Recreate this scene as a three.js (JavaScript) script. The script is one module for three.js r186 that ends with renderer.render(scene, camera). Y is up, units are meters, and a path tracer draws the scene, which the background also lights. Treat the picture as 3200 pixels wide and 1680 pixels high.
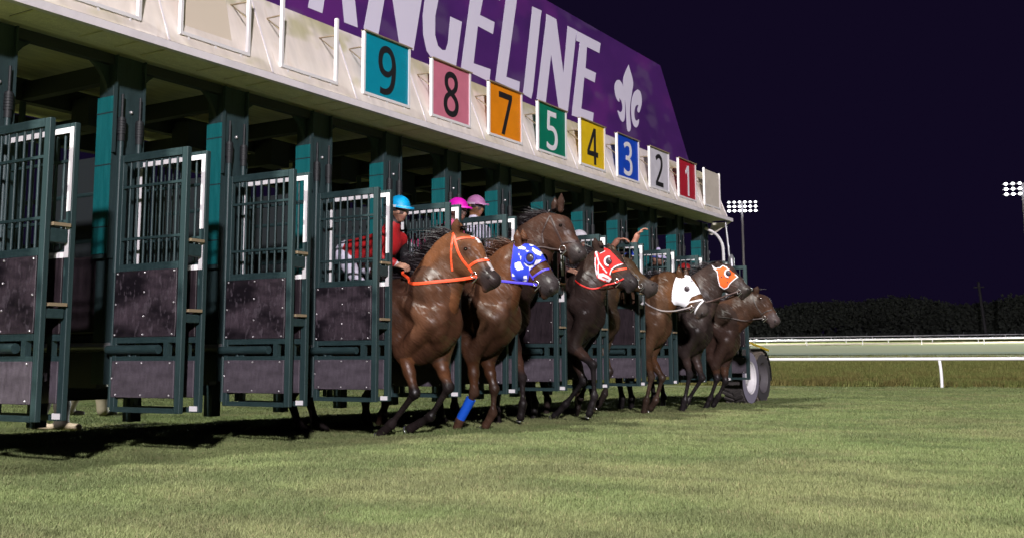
import * as THREE from 'three';
import { mergeGeometries, mergeVertices } from 'three/addons/utils/BufferGeometryUtils.js';
import { FontLoader } from 'three/addons/loaders/FontLoader.js';
import { RoundedBoxGeometry } from 'three/addons/geometries/RoundedBoxGeometry.js';

// ---------------------------------------------------------------- camera, sky, floodlights, exposure
const scene = new THREE.Scene();
const renderer = new THREE.WebGLRenderer({ antialias: true });
renderer.toneMapping = THREE.LinearToneMapping;
renderer.toneMappingExposure = 1;
renderer.shadowMap.enabled = true;
const camera = new THREE.PerspectiveCamera(33.4, 3200 / 1980, 0.1, 1500);
camera.position.set(0, 0.8, 7.305);
camera.up.set(-0.10712, 0.99172, 0.07076);
camera.lookAt(0 + 0.84570, 0.8 + 0.12831, 7.305 + -0.51800);
camera.setViewOffset(3200, 1980, 0, 300, 3200, 1680);   // lens shifted a little, as the cropped photograph is
scene.add(camera);

function skyTexture() {                                  // clear, moonless night over a lit town: deep violet blue
  const W = 64, H = 32, d = new Float32Array(W * H * 4);
  for (let j = 0; j < H; j++) for (let i = 0; i < W; i++) {
    const e = Math.abs((j + 0.5) / H - 0.5) * 2, o = (j * W + i) * 4;
    d[o] = 0.005 + 0.0007 * e; d[o + 1] = 0.003 + 0.0002 * e; d[o + 2] = 0.0138 - 0.001 * e; d[o + 3] = 1;
  }
  const t = new THREE.DataTexture(d, W, H, THREE.RGBAFormat, THREE.FloatType);
  t.mapping = THREE.EquirectangularReflectionMapping; t.magFilter = THREE.LinearFilter; t.needsUpdate = true;
  return t;
}
scene.background = skyTexture(); scene.environment = scene.background;

// the track's floodlight banks; the two that shape the picture stand beside and behind the photographer
function flood(x, y, z, tx, ty, tz, cd, color, size, angle = 0.62) {
  const l = new THREE.SpotLight(color, cd, 0, angle, 0.35, 2);
  l.position.set(x, y, z); l.target.position.set(tx, ty, tz); l.castShadow = true; l.shadow.radius = size / 0.02;
  l.shadow.mapSize.set(2048, 2048);
  scene.add(l, l.target); return l;
}
const KEY = { x: -44, y: 25.5, z: 44.5 }, SIDE = { x: -34, y: 46, z: -5.2 };
flood(KEY.x, KEY.y, KEY.z, 13, 1.5, 0, 20500, new THREE.Color(1.0, 0.93, 0.97), 1.5);
flood(SIDE.x, SIDE.y, SIDE.z, 16, 0, 2, 21500, new THREE.Color(1.0, 0.98, 0.9), 1.7);

flood(62, 36, 44, 82, 0, -14, 24000, new THREE.Color(1.0, 0.97, 0.86), 0.9, 0.6);   // unseen bank added to brighten the infield, out of frame on the right

// ---------------------------------------------------------------- helpers
const RND = (seed) => () => { seed |= 0; seed = seed + 0x6D2B79F5 | 0; let t = Math.imul(seed ^ seed >>> 15, 1 | seed); t = t + Math.imul(t ^ t >>> 7, 61 | t) ^ t; return ((t ^ t >>> 14) >>> 0) / 4294967296; };
const names = {};
const numbered = (n) => { const k = names[n] = (names[n] ?? -1) + 1; return k ? n + '_' + String(k).padStart(3, '0') : n; };
const lin = (r, g, b) => new THREE.Color().setRGB(r, g, b);
const V = (x, y, z) => new THREE.Vector3(x, y, z);
function mat(c, rough = 0.7, metal = 0, more = {}) { return new THREE.MeshStandardMaterial({ color: Array.isArray(c) ? lin(...c) : c, roughness: rough, metalness: metal, ...more }); }
function thing(name, label, category, pos = [0, 0, 0], group) {
  const o = new THREE.Group(); o.name = numbered(name); o.position.set(...pos); o.userData = { label, category };
  if (group) o.userData.group = group;
  scene.add(o); return o;
}
const lit = (m) => { m.castShadow = m.receiveShadow = true; return m; };
// collects solids given in world metres, builds ONE mesh under a parent whose world origin is `base`
class MB {
  constructor() { this.g = []; }
  add(g) { if (g.index === null) { const n = g.attributes.position.count; g.setIndex([...Array(n).keys()]); } for (const k of Object.keys(g.attributes)) if (!['position', 'normal', 'uv', 'color'].includes(k)) g.deleteAttribute(k); this.g.push(g); return this; }
  box(x0, x1, y0, y1, z0, z1, bev = 0) {
    const g = bev ? new RoundedBoxGeometry(x1 - x0, y1 - y0, z1 - z0, 1, bev) : new THREE.BoxGeometry(x1 - x0, y1 - y0, z1 - z0);
    return this.add(g.translate((x0 + x1) / 2, (y0 + y1) / 2, (z0 + z1) / 2));
  }
  bar(a, b, w, h = w) {                                   // square bar from a to b
    const A = V(...a), B = V(...b), d = B.clone().sub(A), g = new THREE.BoxGeometry(w, h, d.length());
    const m = new THREE.Matrix4().lookAt(A, B, Math.abs(d.y) > 0.98 * d.length() ? V(0, 0, 1) : V(0, 1, 0)); m.setPosition(A.add(B).multiplyScalar(0.5));
    return this.add(g.applyMatrix4(m));
  }
  tube(a, b, r, r2 = r, seg = 10) {
    const A = V(...a), B = V(...b), d = B.clone().sub(A), g = new THREE.CylinderGeometry(r2, r, d.length(), seg);
    g.applyQuaternion(new THREE.Quaternion().setFromUnitVectors(V(0, 1, 0), d.normalize()));
    return this.add(g.translate(...A.add(B).multiplyScalar(0.5).toArray()));
  }
  path(pts, r, seg = 24, rs = 8) { return this.add(new THREE.TubeGeometry(new THREE.CatmullRomCurve3(pts.map((p) => V(...p))), seg, r, rs)); }
  ball(x, y, z, r, ws = 10, hs = 7) { return this.add(new THREE.SphereGeometry(r, ws, hs).translate(x, y, z)); }
  prism(pts, depth, place) {                              // polygon [x, y] extruded along +z, then moved
    const g = new THREE.ExtrudeGeometry(new THREE.Shape(pts.map((p) => new THREE.Vector2(...p))), { depth, bevelEnabled: false });
    if (place) place(g); return this.add(g);
  }
  geo() { return this.g.length === 1 ? this.g[0] : mergeGeometries(this.g); }
  build(name, material, parent, base = parent?.userData?.base ?? [0, 0, 0]) {
    const g = this.geo(); g.translate(-base[0], -base[1], -base[2]);
    const m = lit(new THREE.Mesh(g, material)); m.name = name; parent.add(m); return m;
  }
}
function part(name, parent) { const g = new THREE.Group(); g.name = name; g.userData.base = parent.userData.base; parent.add(g); return g; }
// value noise and tiling textures
const hash = (x, y, s) => { let h = Math.imul(x, 374761393) + Math.imul(y, 668265263) + Math.imul(s, 2147483647 ^ 0x5bd1e995) | 0; h = Math.imul(h ^ h >>> 13, 1274126177); return ((h ^ h >>> 16) >>> 0) / 4294967296; };
function vnoise(x, y, per, s = 1) {
  const xi = Math.floor(x), yi = Math.floor(y), fx = x - xi, fy = y - yi, u = fx * fx * (3 - 2 * fx), v = fy * fy * (3 - 2 * fy), m = (a) => ((a % per) + per) % per;
  const a = hash(m(xi), m(yi), s), b = hash(m(xi + 1), m(yi), s), c = hash(m(xi), m(yi + 1), s), d = hash(m(xi + 1), m(yi + 1), s);
  return a + (b - a) * u + (c - a) * v + (a - b - c + d) * u * v;
}
function fbm(u, v, f, oct = 4, s = 1) { let a = 0.5, t = 0, n = 0; for (let i = 0; i < oct; i++) { t += a * vnoise(u * f, v * f, f, s + i); n += a; a *= 0.55; f *= 2; } return t / n; }
function tex(n, fn, srgb = false, rep) {                  // fn(u, v) -> [r, g, b] linear 0..1 (colour maps are encoded here)
  const d = new Uint8Array(n * n * 4), enc = (x) => { x = Math.min(1, Math.max(0, x)); return Math.round(255 * (srgb ? (x <= 0.0031308 ? 12.92 * x : 1.055 * x ** (1 / 2.4) - 0.055) : x)); };
  for (let j = 0; j < n; j++) for (let i = 0; i < n; i++) { const c = fn((i + 0.5) / n, (j + 0.5) / n), o = (j * n + i) * 4; d[o] = enc(c[0]); d[o + 1] = enc(c[1]); d[o + 2] = enc(c[2]); d[o + 3] = 255; }
  const t = new THREE.DataTexture(d, n, n); t.wrapS = t.wrapT = THREE.RepeatWrapping; t.magFilter = THREE.LinearFilter; t.minFilter = THREE.LinearMipmapLinearFilter; t.generateMipmaps = true;
  if (srgb) t.colorSpace = THREE.SRGBColorSpace;
  if (rep) t.repeat.set(rep[0], rep[1]);
  t.needsUpdate = true; return t;
}
const mix = (a, b, t) => a + (b - a) * t, clamp = (x, a = 0, b = 1) => Math.min(b, Math.max(a, x)), sstep = (a, b, x) => { x = clamp((x - a) / (b - a)); return x * x * (3 - 2 * x); };
const mix3 = (a, b, t) => [mix(a[0], b[0], t), mix(a[1], b[1], t), mix(a[2], b[2], t)];
// height of the ground: the turf falls gently to the inside rail, then the infield rises to the far track
const GP = [[-400, 1.6], [-60, 0.6], [0, 0.087], [37.4, -0.27], [38.2, -0.22], [46, 0.29], [52, 0.6], [60, 0.9], [80, 1.42], [105, 1.84], [122, 2.28], [150, 3.05], [200, 4.0], [420, 8]];
function ground(x) { let i = 1; while (i < GP.length - 1 && x > GP[i][0]) i++; const [a, b] = [GP[i - 1], GP[i]]; return mix(a[1], b[1], (x - a[0]) / (b[0] - a[0])); }
// ---------------------------------------------------------------- ground
const turfTex = tex(1024, (u, v) => {
  const n = fbm(u, v, 6, 5, 3), f = fbm(u, v, 96, 3, 9), p = sstep(0.52, 0.72, fbm(u, v, 4, 4, 21)), st = fbm(u, v * 0.999, 200, 2, 5);
  let c = mix3([0.115, 0.145, 0.042], [0.19, 0.21, 0.072], n); c = mix3(c, [0.24, 0.2, 0.09], p * 0.35);
  const k = 0.6 + 0.55 * f + 0.35 * (st - 0.5); return [c[0] * k, c[1] * k, c[2] * k];
}, true);
const turfBump = tex(1024, (u, v) => { const a = fbm(u, v, 128, 3, 31) * 0.7 + fbm(u, v, 16, 3, 8) * 0.3; return [a, a, a]; });
function groundSheet(name, x0, x1, z0, z1, nx, nz, material, lift = 0, wob = 0) {
  const p = [], uv = [], idx = [];
  for (let j = 0; j <= nz; j++) for (let i = 0; i <= nx; i++) {
    let x = mix(x0, x1, i / nx); const z = mix(z0, z1, j / nz); if (wob && i === 0) x += wob * (vnoise(z * 0.9 + 500, 3.1, 4096, 4) - 0.5) + wob * 0.6 * (vnoise(z * 4.3 + 900, 7.7, 4096, 6) - 0.5);
    p.push(x, ground(x) + lift, z); uv.push(x / 5, z / 5);
    if (i < nx && j < nz) { const a = j * (nx + 1) + i; idx.push(a, a + nx + 1, a + 1, a + 1, a + nx + 1, a + nx + 2); }
  }
  const g = new THREE.BufferGeometry(); g.setAttribute('position', new THREE.Float32BufferAttribute(p, 3)); g.setAttribute('uv', new THREE.Float32BufferAttribute(uv, 2)); g.setIndex(idx); g.computeVertexNormals();
  const m = lit(new THREE.Mesh(g, material)); m.name = name; m.userData.kind = 'structure'; scene.add(m); return m;
}
const turfMat = new THREE.MeshPhysicalMaterial({ map: turfTex, bumpMap: turfBump, bumpScale: 0.02, roughness: 1, specularIntensity: 0.1 });
groundSheet('ground', -400, 420, -500, 400, 410, 60, turfMat);
const vergeTex = tex(512, (u, v) => {
  const n = fbm(u, v, 5, 4, 71), f = fbm(u, v, 60, 3, 17), b = sstep(0.42, 0.68, fbm(u, v, 8, 4, 33));
  let c = mix3([0.1, 0.105, 0.03], [0.18, 0.165, 0.055], n); c = mix3(c, [0.13, 0.075, 0.03], b * 0.8); const k = 0.5 + 0.9 * f; return [c[0] * k, c[1] * k, c[2] * k];
}, true);
groundSheet('rough_verge', 37.9, 52.5, -160, 120, 12, 700, new THREE.MeshPhysicalMaterial({ map: vergeTex, roughness: 1, specularIntensity: 0.1 }), 0.03, 0.5);
const stripTex = tex(256, (u, v) => { const f = fbm(u, v, 40, 3, 5), k = 0.75 + 0.5 * f; return [0.052 * k, 0.058 * k, 0.01 * k]; }, true);
groundSheet('infield_grass', 52.5, 104, -260, 160, 30, 40, new THREE.MeshPhysicalMaterial({ map: stripTex, roughness: 1, specularIntensity: 0.1 }), 0.02);
groundSheet('dark_infield_strip', 58.5, 62, -200, 130, 6, 60, new THREE.MeshPhysicalMaterial({ color: lin(0.02, 0.034, 0.008), roughness: 1, specularIntensity: 0.1 }), 0.05, 1.2);  // narrow band in a darker flat colour across the infield
const dirtTex = tex(256, (u, v) => { const f = fbm(u, v, 20, 4, 15), k = 0.8 + 0.4 * f; return [0.22 * k, 0.18 * k, 0.135 * k]; }, true);
groundSheet('dirt_track', 108, 121, -260, 160, 8, 40, new THREE.MeshPhysicalMaterial({ map: dirtTex, roughness: 1, specularIntensity: 0.1 }), 0.03);

{ // long uncut grass on the bank
  const r = RND(515), pos = [], idx = []; for (let b = 0; b < 9; b++) { const a = r() * 6.28, l = 0.6 + 0.5 * r(), bx = (r() - 0.5) * 1.2, bz = (r() - 0.5) * 1.2, i0 = pos.length / 3, w = 0.06; pos.push(bx - Math.sin(a) * w, 0, bz + Math.cos(a) * w, bx + Math.sin(a) * w, 0, bz - Math.cos(a) * w, bx + Math.cos(a) * 0.4 * l, l, bz + Math.sin(a) * 0.4 * l); idx.push(i0, i0 + 1, i0 + 2); }
  const g = new THREE.BufferGeometry(); g.setAttribute('position', new THREE.Float32BufferAttribute(pos, 3)); g.setIndex(idx); g.computeVertexNormals();
  const n = 70000, im = new THREE.InstancedMesh(g, new THREE.MeshPhysicalMaterial({ color: 0xffffff, roughness: 1, specularIntensity: 0.1, side: THREE.DoubleSide }), n), q = new THREE.Object3D(), c = new THREE.Color();
  for (let i = 0; i < n; i++) { const x = 38.0 + 14.3 * Math.pow(r(), 1.15), z = mix(-26, 10, r()), d = sstep(38, 44, x), p = fbm(x / 30 + 2, z / 30 + 3, 60, 4, 88), s = 0.1 + 0.14 * r() + 0.1 * p; q.position.set(x + 0.5 * (vnoise(z * 0.9 + 500, 3.1, 4096, 4) - 0.5) * (1 - d), ground(x) - 0.01, z); q.rotation.set(0, r() * 6.28, 0); q.scale.set(s * 1.3, s, s * 1.3); q.updateMatrix(); im.setMatrixAt(i, q.matrix);
    let k = mix3([0.105, 0.125, 0.035], [0.19, 0.195, 0.07], r()); k = mix3(k, [0.155, 0.105, 0.045], 0.55 * clamp(sstep(0.42, 0.62, p) * (1.15 - 0.75 * d))); c.setRGB(...k); im.setColorAt(i, c); }
  im.name = 'rough_grass'; im.userData = { kind: 'stuff', label: 'long olive and brown grass on the bank beyond the inside rail', category: 'grass' }; lit(im); scene.add(im);
}

// ---------------------------------------------------------------- starting gate
const PITCH = 1.2, POST0 = 4.55, postX = (k) => POST0 + PITCH * k, KMIN = -1, KMAX = 12;
const gate = thing('starting_gate', 'long dark green starting gate with cream fascia and open front doors', 'starting gate', [11, ground(11), -1.2]);
gate.userData.base = [11, ground(11), -1.2];
const grimeTex = (seed, c0, c1, streak) => tex(512, (u, v) => {
  const n = fbm(u, v, 5, 5, seed), s = fbm(u, v * 0.13, 40, 3, seed + 5), f = fbm(u, v, 80, 2, seed + 9);
  const t = clamp(0.15 + 0.75 * n + streak * (s - 0.5)); const c = mix3(c0, c1, t), k = 0.8 + 0.4 * f; return [c[0] * k, c[1] * k, c[2] * k];
}, true);
const padTex = (seed) => tex(512, (u, v) => { // black rubber: broad dark and pale bands, drips and scuffs
  const b = fbm(u * 0.5, v, 3, 4, seed), d = fbm(u, v * 0.1, 44, 3, seed + 5), sc = sstep(0.62, 0.75, fbm(u * 1, v * 0.35, 30, 3, seed + 7)), f = fbm(u, v, 90, 2, seed + 9), t = sstep(0.32, 0.68, b) * (0.55 + 0.9 * (d - 0.25));
  let c = mix3([0.008, 0.006, 0.009], [0.075, 0.056, 0.07], clamp(t)); c = mix3(c, [0.12, 0.1, 0.12], sc * 0.4); const k = 0.7 + 0.6 * f; return c.map((q) => q * k); }, true);
const M = {
  green: mat(0xffffff, 0.5, 0.1, { map: grimeTex(2, [0.008, 0.024, 0.026], [0.034, 0.064, 0.068], 0.6) }),
  teal: mat(0xffffff, 0.45, 0, { map: grimeTex(4, [0.0, 0.09, 0.1], [0.012, 0.15, 0.16], 0.8) }),
  greenMid: mat(0xffffff, 0.55, 0.1, { map: grimeTex(6, [0.012, 0.026, 0.028], [0.03, 0.056, 0.06], 0.5) }),
  greenDark: mat([0.016, 0.022, 0.025], 0.7),
  padPlum: mat(0xffffff, 0.42, 0, { map: padTex(12) }), padPlumB: mat(0xffffff, 0.36, 0, { map: padTex(33) }), padPlumC: mat(0xffffff, 0.4, 0, { map: padTex(57) }),
  padDark: mat(0xffffff, 0.4, 0, { map: grimeTex(15, [0.01, 0.007, 0.009], [0.034, 0.024, 0.03], 1.0) }),
  kick: mat(0xffffff, 0.5, 0, { map: grimeTex(22, [0.035, 0.029, 0.037], [0.12, 0.1, 0.125], 0.5) }),
  navy: mat([0.014, 0.014, 0.024], 0.45),
  tape: mat([0.78, 0.76, 0.78], 0.5),
  white: mat([0.72, 0.7, 0.72], 0.5),
  cream: mat(0xffffff, 0.55, 0, { map: tex(512, (u, v) => { const n = fbm(u, v, 4, 5, 44), o = sstep(0.48, 0.66, fbm(u, v, 4, 4, 52)), s = fbm(u, v * 0.15, 34, 3, 6), ru = sstep(0.66, 0.8, s) * sstep(0.4, 0.7, n); let c = mix3([0.68, 0.6, 0.52], [0.84, 0.78, 0.75], n); c = mix3(c, [0.44, 0.42, 0.2], 0.7 * o); c = mix3(c, [0.4, 0.29, 0.18], 0.5 * ru); const k = 0.82 + 0.3 * s; return [c[0] * k, c[1] * k, c[2] * k]; }, true) }),
  lip: mat(0xffffff, 0.45, 0, { map: tex(256, (u, v) => { const n = fbm(u, v, 8, 4, 14), k = 0.85 + 0.25 * n; return [0.72 * k, 0.68 * k, 0.72 * k]; }, true) }),
  soffit: mat(0xffffff, 0.7, 0, { map: grimeTex(62, [0.6, 0.58, 0.36], [0.86, 0.84, 0.58], 0.5) }),
  steel: mat([0.36, 0.36, 0.38], 0.4, 0.7),
  bolt: mat([0.6, 0.58, 0.6], 0.3, 0.6),
  rubber: mat(0xffffff, 0.85, 0, { map: grimeTex(81, [0.03, 0.026, 0.026], [0.075, 0.066, 0.062], 0.3) }), bootRubber: mat([0.012, 0.014, 0.017], 0.6),
  brass: mat([0.32, 0.25, 0.16], 0.6, 0.3),
};
// front doors: each stall has two, folded out at right angles to the gate; the bars, panels and tape are parts of the door
const swing = (k) => (hash(k + 40, 7, 3) - 0.5) * 0.045;   // no two pairs stand open at quite the same angle
function turnPair(o, k) { const a = swing(k), px = postX(k) - gate.userData.base[0], pz = 0.03 - gate.userData.base[2]; o.rotation.y = a; o.position.set(px - (px * Math.cos(a) + pz * Math.sin(a)), 0, pz - (-px * Math.sin(a) + pz * Math.cos(a))); }
function frontDoor(xc, side) {                            // side -1: left-hand door of the pair at a post (padded face), +1: right-hand door (taped face)
  const d = part('front_door', gate), x0 = xc - 0.022, x1 = xc + 0.022, z0 = 0.055, z1 = 0.85;
  const f = new MB();
  f.box(x0, x1, 0.385, 2.465, z1 - 0.062, z1, 0.006).box(x0, x1, 0.385, 2.465, z0, z0 + 0.05, 0.006).box(x0, x1, 2.405, 2.465, z0 + 0.05, z1 - 0.062);
  f.box(x0, x1, 1.505, 1.56, z0 + 0.05, z1 - 0.062).box(x0, x1, 0.93, 0.975, z0 + 0.05, z1 - 0.062).box(x0, x1, 0.79, 0.825, z0 + 0.05, z1 - 0.062).box(x0, x1, 0.385, 0.425, z0 + 0.05, z1 - 0.062);
  f.box(x0, x1, 0.825, 0.93, 0.655, 0.705).box(x0 + 0.008, x1 - 0.008, 2.185, 2.205, z0 + 0.05, z1 - 0.062).box(x0 + 0.008, x1 - 0.008, 1.755, 1.775, z0 + 0.05, z1 - 0.062);
  f.build('door_frame', M.green, d);
  for (let i = 0; i < 7; i++) { const z = z0 + 0.118 + i * 0.0905; new MB().tube([xc - side * -0.0, 1.56, z], [xc, 2.405, z], 0.0105, 0.0105, 7).build('bar', M.green, d); }
  new MB().box(x0 - 0.004, x1 + 0.004, 0.975, 1.505, z0 + 0.01, z1 - 0.07, 0.008).build('door_panel', side < 0 && xc < postX(4) + 0.3 ? [M.padPlum, M.padPlumB, M.padPlumC][Math.round(Math.abs(xc) * 10) % 3] : M.padDark, d);  // padded doors further along take a darker colour for the shade on them
  new MB().box(x0 - 0.004, x1 + 0.004, 0.5, 0.79, z0 + 0.012, z1 - 0.066, 0.006).build('kick_panel', M.kick, d);
  if (side < 0) {
    const b = new MB(), bx = x0 - 0.007;
    for (const [y, z] of [[1.485, 0.1], [1.485, 0.42], [1.485, 0.755], [1.33, 0.42], [1.24, 0.09], [1.24, 0.76], [1.14, 0.42], [0.995, 0.09], [0.995, 0.42], [0.995, 0.75], [0.772, 0.13], [0.772, 0.42], [0.772, 0.74], [0.522, 0.13], [0.522, 0.42], [0.522, 0.74], [0.65, 0.08]]) b.ball(bx, y, z, 0.0095, 6, 4);
    b.build('bolt', M.bolt, d).userData.kind = 'stuff';
    new MB().tube([x0 - 0.016, 0.878, 0.03], [x0 - 0.016, 0.878, 0.62], 0.036).build('push_bar', M.steelGreen ?? M.green, d);
  } else {
    const t = x0 - 0.0045;
    const strip = (y0, y1, a, b) => new MB().box(t, t + 0.004, y0, y1, a, b).build('white_tape', M.tape, d);
    strip(2.395, 2.435, z0 + 0.05, z1 - 0.012); strip(1.83, 2.395, z1 - 0.052, z1 - 0.012); strip(1.545, 1.735, z1 - 0.052, z1 - 0.012); strip(1.505, 1.545, z0 + 0.05, z1 - 0.012); strip(1.545, 2.395, z0 + 0.01, z0 + 0.045); strip(0.395, 0.435, z1 - 0.1, z1 - 0.015);
  }
  return d;
}
for (let k = KMIN; k <= KMAX; k++) {
  const x = postX(k);
  // a post with its teal sleeve, hinge pipes with rubber boots and braces
  const p = part('post', gate);
  new MB().box(x - 0.15, x + 0.15, 1.62, 3.335, -0.21, -0.024, 0.008).box(x - 0.11, x + 0.11, 0.6, 1.62, -0.2, -0.04).box(x - 0.15, x - 0.135, 2.5, 3.33, -0.0235, 0.012).box(x + 0.135, x + 0.15, 2.5, 3.33, -0.0235, 0.012).build('post_box', M.greenMid, p);
  new MB().box(x - 0.158, x - 0.1505, 1.66, 2.98, -0.214, -0.02).build('sleeve', M.teal, p);
  for (const y of [1.88, 2.4, 2.84]) new MB().box(x - 0.1595, x - 0.148, y - 0.005, y + 0.005, -0.216, -0.018).build('seam', M.greenDark, p);
  for (const s of [-1, 1]) new MB().tube([x + s * 0.09, 1.5, 0.02], [x + s * 0.09, 2.62, 0.02], 0.024).tube([x + s * 0.088, 0.42, 0.022], [x + s * 0.088, 1.52, 0.022], 0.02).build('hinge_pipe', M.green, p);
  for (const s of [-0.09, 0.09]) { const boot = new MB(); for (let i = 0; i < 6; i++) boot.tube([x + s, 2.66 + i * 0.022, 0.02], [x + s, 2.679 + i * 0.022, 0.02], 0.036, 0.036, 10); boot.tube([x + s, 2.6, 0.02], [x + s, 2.8, 0.02], 0.03).tube([x + s, 2.79, 0.02], [x + s, 3.0, 0.02], 0.012); boot.build('rubber_boot', M.bootRubber, p); }
  for (const s of [-1, 1]) { const c = []; for (let i = 0; i <= 8; i++) { const a = i / 8 * Math.PI / 2; c.push([s * (0.14 + 0.4 * (1 - Math.cos(a))), 2.94 + 0.38 * Math.sin(a)]); } const q = c.map(([a, b]) => [a - s * 0.02 * 1, b]); new MB().prism(s > 0 ? [...c, [0.14, 3.32]] : [[-0.14, 3.32], ...c.reverse()], 0.04, (g) => g.translate(x, 0, -0.13)).build('brace', M.greenMid, p); }
  new MB().ball(x + 0.03, 2.87, -0.018, 0.016).build('bolt', M.bolt, p);
  // the partition that runs back from the post: padded panels, kick board, rails
  const s = part('stall_partition', gate);
  new MB().box(x - 0.075, x + 0.075, 1.0, 1.66, -2.7, -0.215, 0.03).build('padding', M.padDark, s);
  new MB().box(x - 0.05, x + 0.05, 0.56, 0.995, -2.7, -0.205, 0.01).build('kick_board', M.navy, s);
  new MB().tube([x - 0.1, 0.9, -2.65], [x - 0.1, 0.9, 0.02], 0.038).build('kick_rail', M.steel, s);
  new MB().tube([x, 1.8, -2.7], [x, 1.8, -0.2], 0.022).tube([x, 2.2, -2.7], [x, 2.2, -0.2], 0.022).tube([x, 1.66, -1.5], [x, 3.3, -1.5], 0.03).build('rail', M.green, s);
  new MB().box(x - 0.012, x + 0.012, 1.66, 2.52, -1.1, -0.215).build('screen', M.greenDark, s);
  new MB().box(x - 0.07, x + 0.07, 0.1, 3.3, -2.86, -2.72).build('rear_post', M.green, s);
  if (k > KMIN) turnPair(frontDoor(x - 0.1, -1), k);
  if (k < KMAX) turnPair(frontDoor(x + 0.1, 1), k);
  // latch brackets that tie the pair together
  if (k < KMAX && k > KMIN) for (const [a, b] of [[1.6, 1.7], [1.08, 1.15]]) new MB().box(x - 0.075, x + 0.07, a, b, 0.775, 0.84, 0.01).build('latch', M.green, gate).userData.k = k, new MB().box(x - 0.07, x + 0.07, b + 0.015, b + 0.038, 0.8, 0.866).build('latch_plate', M.brass, gate);
  for (const c of gate.children.slice(-4)) if (c.name.startsWith('latch')) { delete c.userData.k; turnPair(c, k); }
  if (k < KMAX) {                                          // rear doors, a plain pair per stall, shut to half height
    const r = part('rear_door', gate), a = x + 0.1, b = x + PITCH - 0.1;
    new MB().box(a, b, 0.62, 0.66, -2.8, -2.76).box(a, b, 1.9, 1.94, -2.8, -2.76).box(a, a + 0.05, 0.66, 1.9, -2.8, -2.76).box(b - 0.05, b, 0.66, 1.9, -2.8, -2.76).box((a + b) / 2 - 0.03, (a + b) / 2 + 0.03, 0.66, 1.9, -2.8, -2.76).build('door_frame', M.green, r);
    new MB().box(a + 0.05, b - 0.05, 0.66, 1.45, -2.79, -2.77).build('door_panel', M.padDark, r);
  }
}
// roof: lip, slanting fascia panels, soffit panels, beams, deck
const X0 = 2.2, X1 = 19.16, XF = 18.98;
new MB().prism([[0.44, 3.335], [0.5, 3.335], [0.5, 3.4], [0.468, 3.412], [0.44, 3.4]], X1 - X0, (g) => g.applyMatrix4(new THREE.Matrix4().makeBasis(V(0, 0, 1), V(0, 1, 0), V(-1, 0, 0))).translate(X1, 0, 0)).build('roof_lip', M.lip, gate);
for (let k = -2; k <= KMAX - 1; k++) {
  const a = postX(k) + (k < -1 ? 0.3 : 0.004), b = Math.min(postX(k + 1) - 0.004, XF), w = b - a;
  new MB().prism([[0.44, 3.405], [0.465, 3.415], [0.135, 4.235], [0.11, 4.225]], w, (g) => { g.applyMatrix4(new THREE.Matrix4().makeBasis(V(0, 0, 1), V(0, 1, 0), V(-1, 0, 0))).translate(b, 0, 0); const u = g.attributes.uv, p = g.attributes.position; for (let i = 0; i < u.count; i++) u.setXY(i, p.getX(i) / 2.6 + k * 0.37, p.getY(i) / 1.7); }).build('fascia_panel', M.cream, gate);
  new MB().bar([b + 0.002, 3.42, 0.462], [b + 0.002, 4.22, 0.143], 0.016, 0.014).build('fascia_rib', M.lip, gate);
  for (const [u0, u1] of [[0.0, 0.475], [0.495, 0.755], [0.775, 0.982]]) new MB().box(a + w * u0, a + w * u1, 3.34, 3.352, 0.115, 0.438).build('soffit_panel', M.soffit, gate);
}
new MB().box(2.3, 18.97, 3.353, 3.386, 0.112, 0.4395).build('soffit_backing', M.greenDark, gate);
{
  const bm = new MB(); bm.box(X0, 18.98, 3.25, 3.335, -0.1, -0.03).box(X0, 18.98, 3.15, 3.36, -1.55, -1.45).box(X0, 18.98, 3.1, 3.335, -2.86, -2.74); bm.build('roof_beam', M.greenDark, gate);
  for (let k = KMIN; k <= KMAX; k++) new MB().bar([postX(k), 3.24, -0.03], [postX(k), 3.24, -2.72], 0.09, 0.16).build('cross_beam', M.greenDark, gate);
  new MB().box(X0, 18.98, 3.39, 3.41, -2.9, 0.11).build('roof_deck', M.soffit, gate);
  for (let k = 0; k < KMAX; k++) new MB().box(postX(k) + 0.45, postX(k) + 0.75, 2.98, 3.26, -1.42, -1.16, 0.01).build('equipment_box', M.greenDark, gate);
  new MB().box(X0, 19.16, 3.345, 3.352, 0.02, 0.112).build('soffit_edge', M.soffit, gate);
  // the right-hand end: end bracket, cable, hose and hydraulic cylinder
  new MB().prism([[0.48, 3.33], [0.1, 3.33], [0.02, 3.12], [0.1, 3.1]], 0.03, (g) => g.applyMatrix4(new THREE.Matrix4().makeBasis(V(0, 0, 1), V(0, 1, 0), V(-1, 0, 0))).translate(19.12, 0, 0)).build('end_bracket', M.cream, gate);
  new MB().path([[18.72, 3.2, 0.1], [18.85, 3.08, 0.27], [18.9, 2.9, 0.36], [18.9, 2.6, 0.38], [18.9, 2.35, 0.37], [18.9, 2.2, 0.35]], 0.028).build('hose', M.white, gate);
  new MB().tube([18.96, 2.5, 0.49], [18.96, 3.3, 0.42], 0.022).build('conduit', M.steel, gate);
  new MB().tube([18.98, 2.27, 0.52], [18.98, 2.62, 0.5], 0.06, 0.06, 14).tube([18.98, 2.62, 0.5], [18.98, 2.7, 0.5], 0.06, 0.024, 14).build('hydraulic_cylinder', M.steel, gate);
}
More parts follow.
